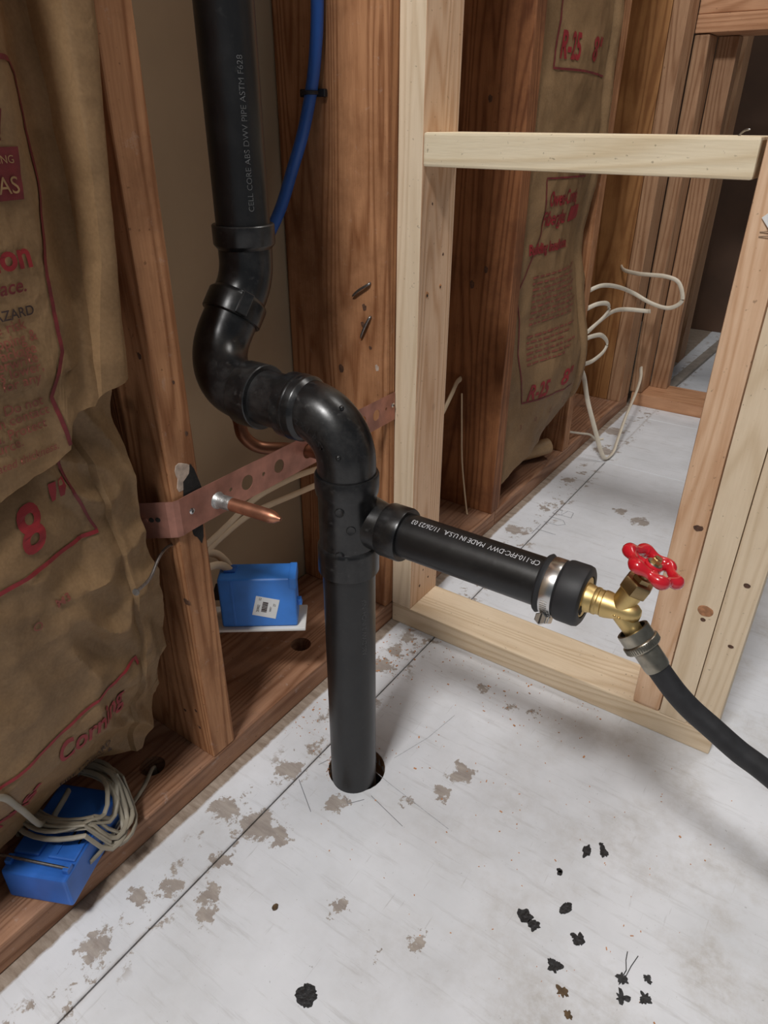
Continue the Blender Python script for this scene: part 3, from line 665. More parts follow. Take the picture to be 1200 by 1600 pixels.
# lower pipe and side arm
bm = bmesh.new(); add_tube(bm, [(VX, VY, -0.27), (VX, VY, 0.355)], R2, 40); low = fin(bm, 'pipe_length', abs_clean, dp, smooth=True)
RA = 0.02415; ae = AC + AX * 0.262
bm = bmesh.new(); add_tube(bm, [AC + AX * 0.055, ae], RA, 40); arm = fin(bm, 'pipe_length', abs_clean, dp, smooth=True)
def wrap(s, size, org, ax, up_dir, r, along0, ang0, parent, mat, sx=1.0, bold=0.0):
    """print along the pipe axis, centred on the direction up_dir rotated by ang0"""
    ax = Vector(ax).normalized(); up_ = Vector(up_dir).normalized(); tg = up_.cross(ax)
    bm = text_mesh(s, size, bold, sx, sub=0)
    for v in bm.verts:
        th = ang0 + v.co.y / r; v.co = Vector(org) + ax * (along0 + v.co.x) + (up_ * math.cos(th) + tg * math.sin(th)) * (r + 0.0004)
    fin(bm, 'printed_lettering', mat, parent)
# the arm's print reads from its free end towards the tee
wrap('CP-110-FPC-DWV  MADE IN U.S.A.  11/26/23 03', 0.0088, ae, -AX, (0, -0.30, 0.95), RA, 0.043, -0.16, arm, ink_white, sx=0.78)
wrap('CELL CORE ABS DWV PIPE ASTM F628', 0.0085, (-0.050, -0.236, 0.697), (0, 0, 1), (0.90, -0.44, 0), R2, 0.002, -0.12, up, ink_grey)
wrap('ABS-DWV 2 INCH  NSF', 0.0080, (VX, VY, 0.20), (0, 0, 1), (0.93, -0.36, 0), R2, 0.035, -0.1, low, ink_grey)

# ------------------------------------------------------------------ rubber test cap with hose clamp
cp = thing('rubber_cap', 'black rubber cap clamped on the free end of the side pipe', 'cap', tuple(ae))
cst = AC + AX * 0.222
lat('cap_body', [(0.0, 0.0244), (0.0, 0.0278), (0.002, 0.0292), (0.004, 0.0278), (0.006, 0.0268), (0.018, 0.0268), (0.0195, 0.0276), (0.0205, 0.0290), (0.023, 0.0296), (0.038, 0.0296), (0.0415, 0.0286), (0.043, 0.0262), (0.043, 0.0205), (0.040, 0.0203), (0.040, 0.0)], cst, AX, cp, rubber, 48)
cl = lat('hose_clamp', [(0.0062, 0.0268), (0.0062, 0.0277), (0.0068, 0.0279), (0.0172, 0.0279), (0.0178, 0.0277), (0.0178, 0.0268)], cst, AX, cp, steel, 56)
cl['label'] = 'stainless hose clamp with slotted screw'
def rim_pt(deg, r):   # deg measured in the plane across the arm, 0 = up, 90 = towards the room (-y)
    t = math.radians(deg); return cst + AX * 0.012 + Vector((0, -math.sin(t), math.cos(t))) * r
tan_ = lambda deg: Vector((0, -math.cos(math.radians(deg)), -math.sin(math.radians(deg))))
for k in range(9):
    d_ = 92 + k * 5.2; b2 = bmesh.new(); add_box(b2, -0.0034, 0.0034, -0.0005, 0.0005, -0.0004, 0.0004, 0.0001)
    nrm = (rim_pt(d_, 1) - rim_pt(d_, 0)).normalized(); tt = tan_(d_); mx = Matrix((AX, tt, nrm)).transposed().to_4x4(); mx.translation = rim_pt(d_, 0.02815)
    bm = bmesh.new(); merge(bm, b2, mx); fin(bm, 'band_ridge', steel, cl)
d_ = 148; nrm = (rim_pt(d_, 1) - rim_pt(d_, 0)).normalized(); tt = tan_(d_)
mx = Matrix((AX, tt, nrm)).transposed().to_4x4(); mx.translation = rim_pt(d_, 0.0318)
b2 = bmesh.new(); add_box(b2, -0.006, 0.006, -0.008, 0.008, -0.0036, 0.0036, 0.0016, 2); bm = bmesh.new(); merge(bm, b2, mx); fin(bm, 'screw_housing', steel, cl)
sc = rim_pt(d_, 0.0318) - tt * 0.014
hexm = lambda k, n: 1.0 if True else 1
bm = bmesh.new(); add_lathe(bm, [(0, 0.0040), (0.003, 0.0040), (0.003, 0.0062), (0.0085, 0.0062), (0.0092, 0.0054), (0.0092, 0)], sc + tt * 0.009, -tt, 6); fin(bm, 'clamp_screw', steel, cl)
b2 = bmesh.new(); add_box(b2, -0.0007, 0.0007, -0.0002, 0.0006, -0.0050, 0.0050); mx.translation = sc + tt * -0.0006; bm = bmesh.new(); merge(bm, b2, mx); fin(bm, 'screw_slot', void_m, cl)

# ------------------------------------------------------------------ brass hose valve
fc = cst + AX * 0.040
vv = thing('hose_valve', 'brass hose valve with a red handwheel screwed into the black cap', 'valve', tuple(fc))
lat('brass_plug', [(-0.003, 0), (-0.003, 0.0200), (0.0015, 0.0200), (0.0025, 0.0190), (0.0025, 0.0)], fc, AX, vv, brass, 40)
b2 = bmesh.new(); add_box(b2, -0.001, 0.0012, -0.0028, 0.0028, -0.0042, 0.0042); bm = bmesh.new(); mx = Matrix.Translation(fc + AX * 0.0026 + Vector((0, -0.0145, -0.0065))); mx = mx @ Euler((0.6, 0, 0)).to_matrix().to_4x4(); merge(bm, b2, mx); fin(bm, 'key_slot', void_m, vv)
lat('inlet_neck', [(0.0, 0.0142), (0.003, 0.0138), (0.008, 0.0125), (0.009, 0.0130), (0.0115, 0.0130), (0.0125, 0.0120), (0.016, 0.0120), (0.017, 0.0128), (0.021, 0.0126), (0.030, 0.0105), (0.040, 0.0098), (0.046, 0.0085), (0.050, 0.005), (0.051, 0)], fc + AX * 0.002, AX, vv, brass)
BC = fc + AX * 0.0325
ub = Vector((0.36, 0.17, 0.91)).normalized(); uo = Vector((0.70, -0.06, -0.70)).normalized()
lat('bonnet_branch', [(-0.006, 0.0), (-0.005, 0.006), (0.0, 0.0098), (0.012, 0.0102), (0.022, 0.0106), (0.024, 0.0106)], BC, ub, vv, brass)
bn = lat('bonnet_nut', [(0.022, 0.0), (0.022, 0.0128), (0.0232, 0.0138), (0.033, 0.0138), (0.0345, 0.0128), (0.0352, 0.0085), (0.039, 0.0078), (0.0395, 0.0035)], BC, ub, vv, brass_dk, 6)
lat('valve_stem', [(0.036, 0.0046), (0.046, 0.0046), (0.0465, 0.0034), (0.062, 0.0034), (0.062, 0)], BC, ub, vv, brass_dk, 20)
lat('outlet_spout', [(-0.007, 0.0), (-0.006, 0.006), (0.0, 0.0094), (0.010, 0.0092), (0.020, 0.0086), (0.030, 0.0084), (0.034, 0.0084)], BC, uo, vv, brass)
for k in range(3):
    q = BC - AX * 0.004 * (1 - k) + Vector((0, -0.0100, -0.001 - 0.001 * k)); bm = bmesh.new(); bmesh.ops.create_uvsphere(bm, u_segments=10, v_segments=6, radius=0.0014); bmesh.ops.translate(bm, verts=bm.verts, vec=q); fin(bm, 'cast_mark', brass, vv, smooth=True)
# handwheel: six-lobed rim, hub and three spokes
WC = BC + ub * 0.0525; e1_ = Vector((0.90, 0, -0.44)); e1_ = (e1_ - ub * e1_.dot(ub)).normalized(); e2_ = ub.cross(e1_)
bm = bmesh.new(); pts = []; rad = []
for k in range(96):
    t = 2 * pi * k / 96; c_ = math.cos(6 * t); pts.append(WC + (e1_ * math.cos(t) + e2_ * math.sin(t)) * (0.0215 + 0.0018 * c_)); rad.append(0.0043 + 0.0022 * (0.5 + 0.5 * c_) ** 1.5)
add_tube(bm, pts, rad, 14, closed=True)
for k in range(3):
    t = 2 * pi * (k + 0.5) / 3; dr = e1_ * math.cos(t) + e2_ * math.sin(t)
    add_tube(bm, [WC + dr * 0.004 - ub * 0.002, WC + dr * 0.014 - ub * 0.0022, WC + dr * 0.0235], [0.0042, 0.0034, 0.004], 10)
add_lathe(bm, [(-0.006, 0.0), (-0.006, 0.006), (-0.003, 0.0085), (0.0015, 0.0085), (0.003, 0.007), (0.003, 0)], WC, ub, 24)
hw = fin(bm, 'handwheel', red_m, vv, smooth=True); hw['label'] = 'red lobed handwheel'
bm = bmesh.new(); add_lathe(bm, [(0.003, 0), (0.003, 0.0068), (0.0040, 0.0064), (0.0040, 0.0)], WC, ub, 24); fin(bm, 'washer', nickel, hw, smooth=True)
bm = bmesh.new(); add_lathe(bm, [(0.0040, 0.0), (0.0040, 0.0044), (0.0075, 0.0044), (0.0085, 0.0036), (0.0085, 0)], WC, ub, 6); fin(bm, 'wheel_nut', brass, hw)

# ------------------------------------------------------------------ hose
OC = BC + uo * 0.0225
hz = thing('hose', 'black rubber hose hanging from the brass valve and leaving at right', 'hose', tuple(OC))
lat('swivel_coupling', [(0.0, 0.0125), (0.0, 0.0150), (0.0015, 0.0152), (0.011, 0.0152), (0.0115, 0.0160), (0.0125, 0.0166), (0.0175, 0.0166), (0.019, 0.0158), (0.020, 0.0120), (0.020, 0.0)], OC, uo, hz, nickel, 80)
bm = bmesh.new()
fr0 = frames([OC, OC + uo])[0]
for k in range(48):
    t = 2 * pi * k / 48; dr = fr0[1] * math.cos(t) + fr0[2] * math.sin(t); add_tube(bm, [OC + uo * 0.0122 + dr * 0.0165, OC + uo * 0.0178 + dr * 0.0165], 0.0006, 4)
tag(fin(bm, 'knurling', nickel, hz), kind='stuff')
lat('ferrule', [(0.020, 0.0), (0.020, 0.0112), (0.022, 0.0118), (0.038, 0.0118), (0.041, 0.0112), (0.041, 0.0)], OC, uo, hz, nickel)
h0 = OC + uo * 0.038
hp = smooth_path([h0, h0 + uo * 0.008, (0.510, -0.306, 0.3395), (0.5265, -0.306, 0.3275), (0.546, -0.306, 0.317), (0.571, -0.306, 0.3035), (0.600, -0.306, 0.2915), (0.68, -0.306, 0.25), (0.80, -0.30, 0.20), (1.0, -0.28, 0.12), (1.2, -0.25, 0.04), (1.35, -0.22, 0.012), (1.6, -0.15, 0.0115)], 8)
bm = bmesh.new(); add_tube(bm, hp, 0.0103, 24); fin(bm, 'rubber_hose', hose_m, hz, smooth=True)

# ------------------------------------------------------------------ copper strap and stub
cs = thing('pipe_strap', 'flat punched copper strap screwed across the two brown studs', 'strap', (0.002, -0.2, 0.40))
bm = bmesh.new(); zl, zh = 0.386, 0.430; x_ = 0.0012
path = [(-0.046, -0.4525, -0.005), (-0.030, -0.4455, -0.0035), (-0.014, -0.4380, -0.001), (-0.004, -0.4325, 0), (0.0018, -0.4275, 0), (0.0034, -0.4210, 0), (0.0022, -0.411, 0), (0.0016, -0.396, 0), (0.0016, -0.30, 0), (0.0016, -0.2, 0), (0.0016, -0.1, 0), (0.0016, -0.0015, 0)]
outer = []; inner = []
for i, (x, y, dz) in enumerate(path):
    p0 = Vector(path[max(0, i - 1)]); p2 = Vector(path[min(len(path) - 1, i + 1)]); t = (p2 - p0); t.z = 0; t.normalize(); nn = Vector((t.y, -t.x, 0)) * 0.0008
    q = Vector((x, y, 0))
    outer.append((bm.verts.new(q + nn + Vector((0, 0, zl + dz + 0.0))), bm.verts.new(q + nn + Vector((0, 0, zh + dz)))))
    inner.append((bm.verts.new(q - nn * 0.1 + Vector((0, 0, zl + dz))), bm.verts.new(q - nn * 0.1 + Vector((0, 0, zh + dz)))))
for i in range(len(path) - 1):
    a, b, c, d = outer[i], outer[i + 1], inner[i], inner[i + 1]
    bm.faces.new((a[0], b[0], b[1], a[1])); bm.faces.new((c[1], d[1], d[0], c[0])); bm.faces.new((a[1], b[1], d[1], c[1])); bm.faces.new((a[0], c[0], d[0], b[0]))
bm.faces.new((outer[0][0], outer[0][1], inner[0][1], inner[0][0])); bm.faces.new((outer[-1][1], outer[-1][0], inner[-1][0], inner[-1][1]))
band = fin(bm, 'strap_band', strap_m, cs, origin=(0.0016, -0.2, 0.408))
zc = 0.408
cut_cyl(band, [(Vector((0.0016, y, zc + dz)), (1, 0, 0), r, 0.02) for y, r, dz in
               ((-0.205, 0.0105, 0), (-0.262, 0.0088, 0), (-0.318, 0.0095, 0), (-0.290, 0.0028, 0), (-0.345, 0.0026, 0.002), (-0.145, 0.0100, 0), (-0.05, 0.0085, 0), (-0.025, 0.0026, 0.002), (-0.085, 0.0095, 0))])
sn_ = Vector((-0.4472 * -1, -0.894, 0)).normalized()
for i, (f_, dz) in enumerate(((0.10, -0.004), (0.27, -0.003), (0.44, -0.002), (0.60, -0.001), (0.76, 0.0))):
    q = Vector((-0.046, -0.4525, zc + dz)).lerp(Vector((-0.004, -0.4325, zc + dz)), f_) + sn_ * 0.0009
    bm = bmesh.new(); add_lathe(bm, [(0, 0.0032), (0.0010, 0.0028), (0.0013, 0.0)], q, sn_, 14); fin(bm, 'punched_dimple', strap_m if i < 3 else void_m, cs, smooth=True)
def screw(q, ax, parent, r=0.0036):
    bm = bmesh.new(); add_lathe(bm, [(0, r), (0.0012, r), (0.0022, r * 0.6), (0.0022, 0)], q, ax, 18); o = fin(bm, 'screw_head', steel, parent, smooth=True)
    bm = bmesh.new(); q = Vector(q); add_box(bm, q.x - 0.0004 + 0.0016, q.x + 0.0026, q.y - 0.0018, q.y + 0.0018, q.z - 0.0004, q.z + 0.0004); add_box(bm, q.x + 0.0012, q.x + 0.0026, q.y - 0.0004, q.y + 0.0004, q.z - 0.0018, q.z + 0.0018); fin(bm, 'screw_slot', void_m, o)
screw((0.0024, -0.405, 0.409), (1, 0, 0), cs); screw((0.0024, -0.008, 0.411), (1, 0, 0), cs)
st = thing('copper_stub', 'copper water stub with a crimped point soldered in the strap', 'pipe', (0.0, -0.366, 0.405))
sx_ = Vector((1.0, 0.09, 0.0)).normalized(); so = Vector((-0.05, -0.3705, 0.405))
lat('copper_tube', [(0.0, 0.0), (0.0, 0.0078), (0.118, 0.0078), (0.128, 0.0076), (0.134, 0.0060), (0.138, 0.0036), (0.1415, 0.0022), (0.142, 0.0)], so, sx_, st, copper, 28)
lat('solder_joint', [(0.050, 0.0108), (0.0530, 0.0104), (0.0545, 0.0090), (0.057, 0.0083), (0.068, 0.0082), (0.073, 0.0079), (0.073, 0.006)], so, sx_, st, solder, 28)
bm = bmesh.new(); add_tube(bm, smooth_path([(-0.080, -0.262, 0.515), (-0.074, -0.258, 0.480), (-0.068, -0.2555, 0.452), (-0.064, -0.254, 0.430), (-0.054, -0.238, 0.411), (-0.030, -0.214, 0.406), (0.004, -0.2045, 0.408), (0.03, -0.2035, 0.408)], 7), 0.0085, 20)
tag(fin(bm, 'copper_pipe', copper_dk, smooth=True), 'dark bent copper pipe looping under the black elbow into the strap', 'pipe')
# scorch mark by the joint
bm = bmesh.new(); vs = []
for k in range(18):
    t = 2 * pi * k / 18; vs.append(bm.verts.new((0.0006, -0.398 + 0.012 * math.cos(t) * (1 + 0.2 * math.sin(3 * t)), 0.412 + 0.046 * math.sin(t) * (1 + 0.15 * math.cos(5 * t)))))
bm.faces.new(vs); ex = bmesh.ops.extrude_face_region(bm, geom=bm.faces[:]); bmesh.ops.translate(bm, verts=[v for v in ex['geom'] if isinstance(v, bmesh.types.BMVert)], vec=(-0.0006, 0, 0)); fin(bm, 'scorch_mark', char_m, stA)

# ------------------------------------------------------------------ blue water pipe and clip
bp = thing('water_pipe', 'thin blue plastic water pipe clipped to the brown stud beside the black pipe', 'pipe', (-0.10, -0.033, 0.9))
pth = smooth_path([(-0.092, -0.031, 1.25), (-0.094, -0.031, 1.05), (-0.098, -0.031, 0.913), (-0.103, -0.032, 0.861), (-0.111, -0.033, 0.821), (-0.124, -0.038, 0.772), (-0.140, -0.046, 0.726), (-0.152, -0.060, 0.680), (-0.160, -0.085, 0.64), (-0.166, -0.13, 0.58), (-0.170, -0.16, 0.52), (-0.175, -0.17, 0.45)], 7)
bm = bmesh.new(); add_tube(bm, pth, 0.0080, 20); fin(bm, 'blue_tube', pex_m, bp, smooth=True)
ck = thing('pipe_clip', 'small black plastic clip holding the blue pipe', 'clip', (-0.112, -0.0198, 0.815))
bm = bmesh.new(); add_tube(bm, [(-0.1125 + 0.0105 * math.cos(t), -0.0335 + 0.0105 * math.sin(t), 0.817) for t in [pi * (-1.05 + 1.1 * k / 12) for k in range(13)]], 0.0024, 8, fixed=Vector((0, 0, 1)), flat=0.6); fin(bm, 'clip_hook', rubber, ck, smooth=True)
bm = bmesh.new(); add_box(bm, -0.137, -0.095, -0.0265, -0.0198, 0.8125, 0.8215, 0.001); fin(bm, 'clip_base', rubber, ck)

# ------------------------------------------------------------------ cables
def cable(name, label, pts, r, mat, flat=0.5, per=8, fixed=None, group=None, n=12):
    bm = bmesh.new(); add_tube(bm, smooth_path(pts, per), r, n, flat=flat, fixed=Vector(fixed) if fixed else None)
    return tag(fin(bm, name, mat, smooth=True), label, 'cable', group)
cable('power_cable', 'upper beige flat cable crossing the bay behind the copper strap', [(-0.10, -0.386, 0.262), (-0.10, -0.335, 0.272), (-0.10, -0.27, 0.290), (-0.10, -0.208, 0.308), (-0.10, -0.13, 0.308), (-0.10, -0.062, 0.299), (-0.10, -0.0195, 0.292)], 0.0052, cable_m, 0.5, fixed=(0, 0, 1))
cable('power_cable', 'lower beige flat cable crossing the bay behind the copper strap', [(-0.10, -0.386, 0.246), (-0.10, -0.33, 0.262), (-0.10, -0.282, 0.277), (-0.10, -0.23, 0.287), (-0.10, -0.184, 0.285), (-0.10, -0.12, 0.278), (-0.10, -0.064, 0.272), (-0.10, -0.0195, 0.268)], 0.0052, cable_m, 0.5, fixed=(0, 0, 1))
# ------------------------------------------------------------------ blue electrical box hanging in the bay
bx = thing('electrical_box', 'bright blue plastic box with a barcode label, hanging face down between the studs', 'box', (-0.045, -0.265, 0.156))
ua = math.radians(37); ux = Vector((math.cos(ua), math.sin(ua), 0)); un = Vector((math.sin(ua), -math.cos(ua), 0))
BO = Vector((-0.047, -0.268, 0.157))
def bxm(): 
    m_ = Matrix((ux, -un, Vector((0, 0, 1)))).transposed().to_4x4(); m_.translation = BO; return m_
def bpart(name, b, mat, bev=0.001, seg=2, parent=bx):
    b2 = bmesh.new(); add_box(b2, *b, bev, seg); bm = bmesh.new(); merge(bm, b2, bxm()); return fin(bm, name, mat, parent, smooth=False)
bpart('box_body', (-0.053, 0.053, -0.029, 0.012, 0.002, 0.083), blue_box_m, 0.004, 3)
bpart('box_rib', (-0.036, -0.033, -0.0297, -0.028, 0.004, 0.080), blue_box_m, 0.0004)
bpart('box_rib', (0.044, 0.0545, -0.0300, 0.011, 0.066, 0.0845), blue_box_m, 0.002)
bpart('nail_lug', (0.050, 0.060, -0.018, -0.010, 0.030, 0.037), blue_box_m, 0.0015)
bpart('nail_lug', (0.0525, 0.059, -0.019, -0.009, 0.0365, 0.040), blue_box_m, 0.001)
bpart('cable_port', (-0.046, -0.030, -0.012, 0.004, 0.0825, 0.086), blue_dk, 0.001)
bpart('face_ring', (-0.072, 0.064, -0.034, 0.022, -0.003, 0.0015), white_pl, 0.0012)
bpart('mounting_ear', (-0.064, -0.0515, -0.010, 0.010, 0.035, 0.052), rubber, 0.002)
lb = bmesh.new(); b2 = bmesh.new(); add_box(b2, -0.0165, 0.0165, -0.0001, 0.0001, -0.0165, 0.0165)
ML = bxm() @ Matrix.Translation((0.0105, -0.0294, 0.036)) @ Euler((0, math.radians(14), 0)).to_matrix().to_4x4()
merge(lb, b2, ML); lab = fin(lb, 'barcode_label', paper_m, bx); lab['label'] = 'white barcode sticker'
bm = bmesh.new(); rr = random.Random(3); z_ = -0.0085
while z_ < 0.0085:
    t_ = rr.choice([0.0004, 0.0007, 0.0011]); b2 = bmesh.new(); add_box(b2, -0.0055, 0.002, -0.0003, -0.0001, z_, z_ + t_); merge(bm, b2, ML); z_ += t_ + rr.choice([0.0004, 0.0007])
tag(fin(bm, 'barcode_bars', ink_black, lab), kind='stuff')
for s, x0, zz, sz in (('20902', -0.0085, -0.010, 0.0052), ('E2', -0.0085, 0.0105, 0.0045), ('50027', 0.0078, -0.006, 0.0035), ('27', 0.0125, 0.004, 0.0048)):
    tm = text_mesh(s, sz); 
    for v in tm.verts: v.co = Vector((x0 - v.co.y, -0.0004, zz + v.co.x))
    bm = bmesh.new(); merge(bm, tm, ML); fin(bm, 'printed_lettering', ink_black, lab)
pq = bxm() @ Vector((-0.038, -0.006, 0.083)); pq2 = bxm() @ Vector((-0.041, 0.004, 0.083))
cable('power_cable', 'beige flat cable entering the top of the blue hanging box, upper of two', [(-0.115, -0.386, 0.266), (-0.106, -0.33, 0.270), (-0.098, -0.30, 0.262), tuple(pq2 + Vector((-0.006, -0.002, 0.010))), tuple(pq2)], 0.0058, cable_m, 0.6)
cable('power_cable', 'beige flat cable entering the top of the blue hanging box, lower of two', [(-0.09, -0.386, 0.256), (-0.088, -0.345, 0.258), (-0.085, -0.315, 0.254), tuple(pq + Vector((-0.007, -0.006, 0.009))), tuple(pq)], 0.0058, cable_m, 0.6)

# ------------------------------------------------------------------ blue box with a coil of cable on the plate
b2t = thing('electrical_box', 'dusty blue plastic box lying on the bottom plate under a coil of grey cable', 'box', (-0.034, -0.62, T))
vx = Vector((0.905, 0.425, 0)).normalized(); vy = Vector((-0.425, 0.905, 0)).normalized(); B0 = Vector((-0.032, -0.620, T + 0.001))
tl = Euler((0.0, 0, 0)).to_matrix().to_4x4()
def b2part(name, b, mat, bev=0.001, seg=2):
    q_ = bmesh.new(); add_box(q_, *b, bev, seg); m_ = Matrix((vx, vy, Vector((0, 0, 1)))).transposed().to_4x4(); m_.translation = B0; bm = bmesh.new(); merge(bm, q_, m_); return fin(bm, name, mat, b2t)
B2M = lambda v: B0 + vx * v[0] + vy * v[1] + Vector((0, 0, v[2]))
bb = b2part('box_body', (-0.038, 0.038, -0.058, 0.058, 0.0, 0.044), blue_dk, 0.004, 3)
b2part('raised_panel', (-0.036, -0.006, -0.036, 0.010, 0.043, 0.0475), blue_dk, 0.002)
b2part('raised_panel', (0.004, 0.036, -0.036, 0.016, 0.043, 0.0465), blue_dk, 0.002)
b2part('box_rib', (0.012, 0.0135, -0.032, 0.006, 0.046, 0.0475), blue_dk, 0.0003)
b2part('knockout_slot', (0.017, 0.0195, -0.012, 0.010, 0.0463, 0.0469), void_m, 0)
b2part('knockout_slot', (0.0285, 0.0305, -0.016, 0.004, 0.0463, 0.0469), void_m, 0)
b2part('cable_port', (-0.024, -0.010, -0.004, 0.010, 0.0472, 0.0478), void_m, 0)
b2part('nail_bracket', (-0.037, -0.030, -0.050, -0.040, 0.043, 0.050), blue_dk, 0.001)
b2part('nail_bracket', (0.030, 0.037, -0.050, -0.040, 0.043, 0.050), blue_dk, 0.001)
b2part('end_lug', (0.034, 0.043, 0.050, 0.056, 0.030, 0.050), blue_dk, 0.001)
bm = bmesh.new(); add_tube(bm, [B2M((-0.062, -0.043, 0.049)), B2M((0.036, -0.046, 0.0485))], 0.0017, 10); fin(bm, 'box_nail', nail_m, b2t, smooth=True)
CC = B0 + vy * 0.022 + vx * -0.002
pts = []; rr = random.Random(11); turns = 9
for k in range(turns * 28 + 1):
    f = k / 28; t = 2 * pi * f - 0.4; wob = 0.003 * math.sin(f * 3.1) + 0.002 * math.sin(f * 7.7)
    ra = 0.058 + 0.010 * math.sin(f * 2.0 + 1) + wob; rb_ = 0.046 + 0.008 * math.sin(f * 2.7) + wob
    lx, ly = ra * math.cos(t), rb_ * math.sin(t) * (0.78 if math.sin(t) < 0 else 1.0) + 0.009 * math.sin(f * 1.3)
    over = sstep(0.058, 0.040, abs(lx))
    z = 0.018 + 0.041 * over + 0.012 * (f / turns)
    pts.append(CC + vx * lx + vy * ly + Vector((0, 0, z)))
bm = bmesh.new(); add_tube(bm, pts, 0.0029, 8, flat=0.65)
tag(fin(bm, 'cable_coil', cable_g, smooth=True), 'coil of thin grey cable wound over the blue box on the plate', 'cable')
cable('grey_cable', 'grey cable from the left entering the port of the blue box on the plate', [(0.040, -0.76, 0.255), (0.034, -0.72, 0.256), (0.026, -0.685, 0.244), (0.006, -0.666, 0.196), (-0.024, -0.644, 0.125), (-0.040, -0.632, 0.103), tuple(B2M((-0.018, 0.002, 0.047)))], 0.0033, cable_g, 0.7)
cable('grey_cable', 'short grey cable looping out of the port of the blue box on the plate', [tuple(B2M((-0.014, 0.002, 0.047))), tuple(B2M((-0.010, 0.006, 0.058))), tuple(B2M((-0.006, 0.020, 0.066))), tuple(B2M((-0.010, 0.036, 0.062)))], 0.004, cable_g, 0.7)
cable('grey_cable', 'grey cable rising from the drilled hole in the plate to the coil', [(-0.060, -0.478, -0.02), (-0.058, -0.480, 0.020), (-0.050, -0.487, 0.043), (-0.032, -0.515, 0.047), (-0.014, -0.560, 0.050), (0.004, -0.596, 0.055), (0.010, -0.62, 0.058)], 0.004, cable_g, 0.6)

# ------------------------------------------------------------------ far white cables
cable('white_cable', 'white cable making the wide far loop beside the amber stud', [(-0.01, 0.832, 0.435), (0.012, 0.87, 0.446), (0.02, 0.97, 0.428), (0.030, 1.08, 0.396), (0.075, 1.10, 0.372), (0.120, 1.10, 0.365), (0.147, 1.10, 0.380), (0.150, 1.10, 0.400), (0.133, 1.10, 0.432), (0.100, 1.10, 0.442), (0.060, 1.11, 0.440), (0.020, 1.13, 0.436), (-0.03, 1.18, 0.432), (-0.06, 1.245, 0.430)], 0.0052, cable_w, 0.55, fixed=(0, 0, 1))
cable('white_cable', 'white cable folded back near the thin orange stud, free end pointing right', [(-0.01, 0.832, 0.392), (0.012, 0.856, 0.405), (0.022, 0.90, 0.400), (0.020, 0.93, 0.382), (0.018, 0.90, 0.365), (0.006, 0.85, 0.345), (0.004, 0.845, 0.340), (0.014, 0.88, 0.357), (0.020, 0.96, 0.368), (0.022, 1.06, 0.356), (0.066, 1.10, 0.350), (0.078, 1.10, 0.351)], 0.0055, cable_w, 0.5, fixed=(0, 0, 1))
cable('white_cable', 'white cable curling in a small hook below the looped cables', [(0.0, 0.832, 0.322), (0.012, 0.852, 0.328), (0.02, 0.90, 0.322), (0.024, 0.945, 0.295), (0.022, 0.935, 0.273), (0.016, 0.88, 0.262), (0.008, 0.832, 0.262)], 0.0058, cable_w, 0.5, fixed=(0, 0, 1))
cable('white_cable', 'white cable drooping to the floor and rising to the doorway post', [(-0.01, 0.832, 0.262), (0.010, 0.838, 0.235), (0.028, 0.845, 0.170), (0.055, 0.86, 0.090), (0.076, 0.872, 0.030), (0.088, 0.885, 0.0075), (0.092, 0.930, 0.010), (0.086, 0.975, 0.028), (0.070, 1.08, 0.060), (0.052, 1.22, 0.092), (0.034, 1.31, 0.105), (0.020, 1.352, 0.118), (0.014, 1.372, 0.121)], 0.0058, cable_w, 0.55)
cable('white_cable', 'short thin white cable lying on the plate by the orange stud', [(-0.03, 0.832, 0.09), (-0.018, 0.87, 0.065), (-0.004, 0.92, 0.046), (0.012, 0.965, 0.030), (0.020, 1.0, 0.006), (0.035, 1.02, 0.004)], 0.003, cable_w, 0.6)
cable('beige_cable', 'beige cable end poking out of the dark brown stud behind the pale post', [(-0.095, 0.392, 0.327), (-0.095, 0.372, 0.322), (-0.088, 0.34, 0.308), (-0.075, 0.27, 0.280), (-0.07, 0.20, 0.26)], 0.006, cable_m, 0.6)
cable('thin_wire', 'thin beige wire hanging down the dark brown stud to the plate', [(-0.085, 0.378, 0.30), (-0.080, 0.376, 0.24), (-0.072, 0.372, 0.16), (-0.058, 0.366, 0.09), (-0.046, 0.360, 0.045), (-0.042, 0.356, 0.039)], 0.0019, cable_m, 1.0)

# ------------------------------------------------------------------ nails, label, far things
def nail(label, pts, r, head=None, group=None):
    t = thing('nail', label, 'nail', pts[0], group); P_ = smooth_path(pts, 6)
    bm = bmesh.new(); rr_ = [r] * len(P_)
    if head is None: rr_[-1] = r * 0.2; rr_[-2] = r * 0.8
    add_tube(bm, P_, rr_, 10); fin(bm, 'nail_shank', nail_m, t, smooth=True)
    if head:
        d = (Vector(P_[-1]) - Vector(P_[-2])).normalized(); bm = bmesh.new(); add_lathe(bm, [(-0.0008, 0), (-0.0008, head), (0.0004, head), (0.0006, 0)], P_[-1], d, 16); fin(bm, 'nail_head', nail_m, t, smooth=True)
    return t
nail('long bent nail sticking out of the orange-brown stud, under the strap', [(-0.014, yA + 0.002, 0.3700), (-0.011, yA - 0.012, 0.3710), (-0.001, yA - 0.030, 0.3710), (0.014, yA - 0.054, 0.3660), (0.027, yA - 0.0815, 0.3695)], 0.0017, 0.0038)
nail('upper bent nail on the brown stud behind the pipe', [(-0.030, yB + 0.002, 0.588), (-0.031, yB - 0.003, 0.586), (-0.046, yB - 0.0045, 0.577), (-0.060, yB - 0.003, 0.566)], 0.0019)
nail('lower bent nail on the brown stud behind the pipe', [(-0.029, yB + 0.002, 0.541), (-0.030, yB - 0.003, 0.539), (-0.038, yB - 0.0045, 0.524), (-0.046, yB - 0.003, 0.508)], 0.0019)
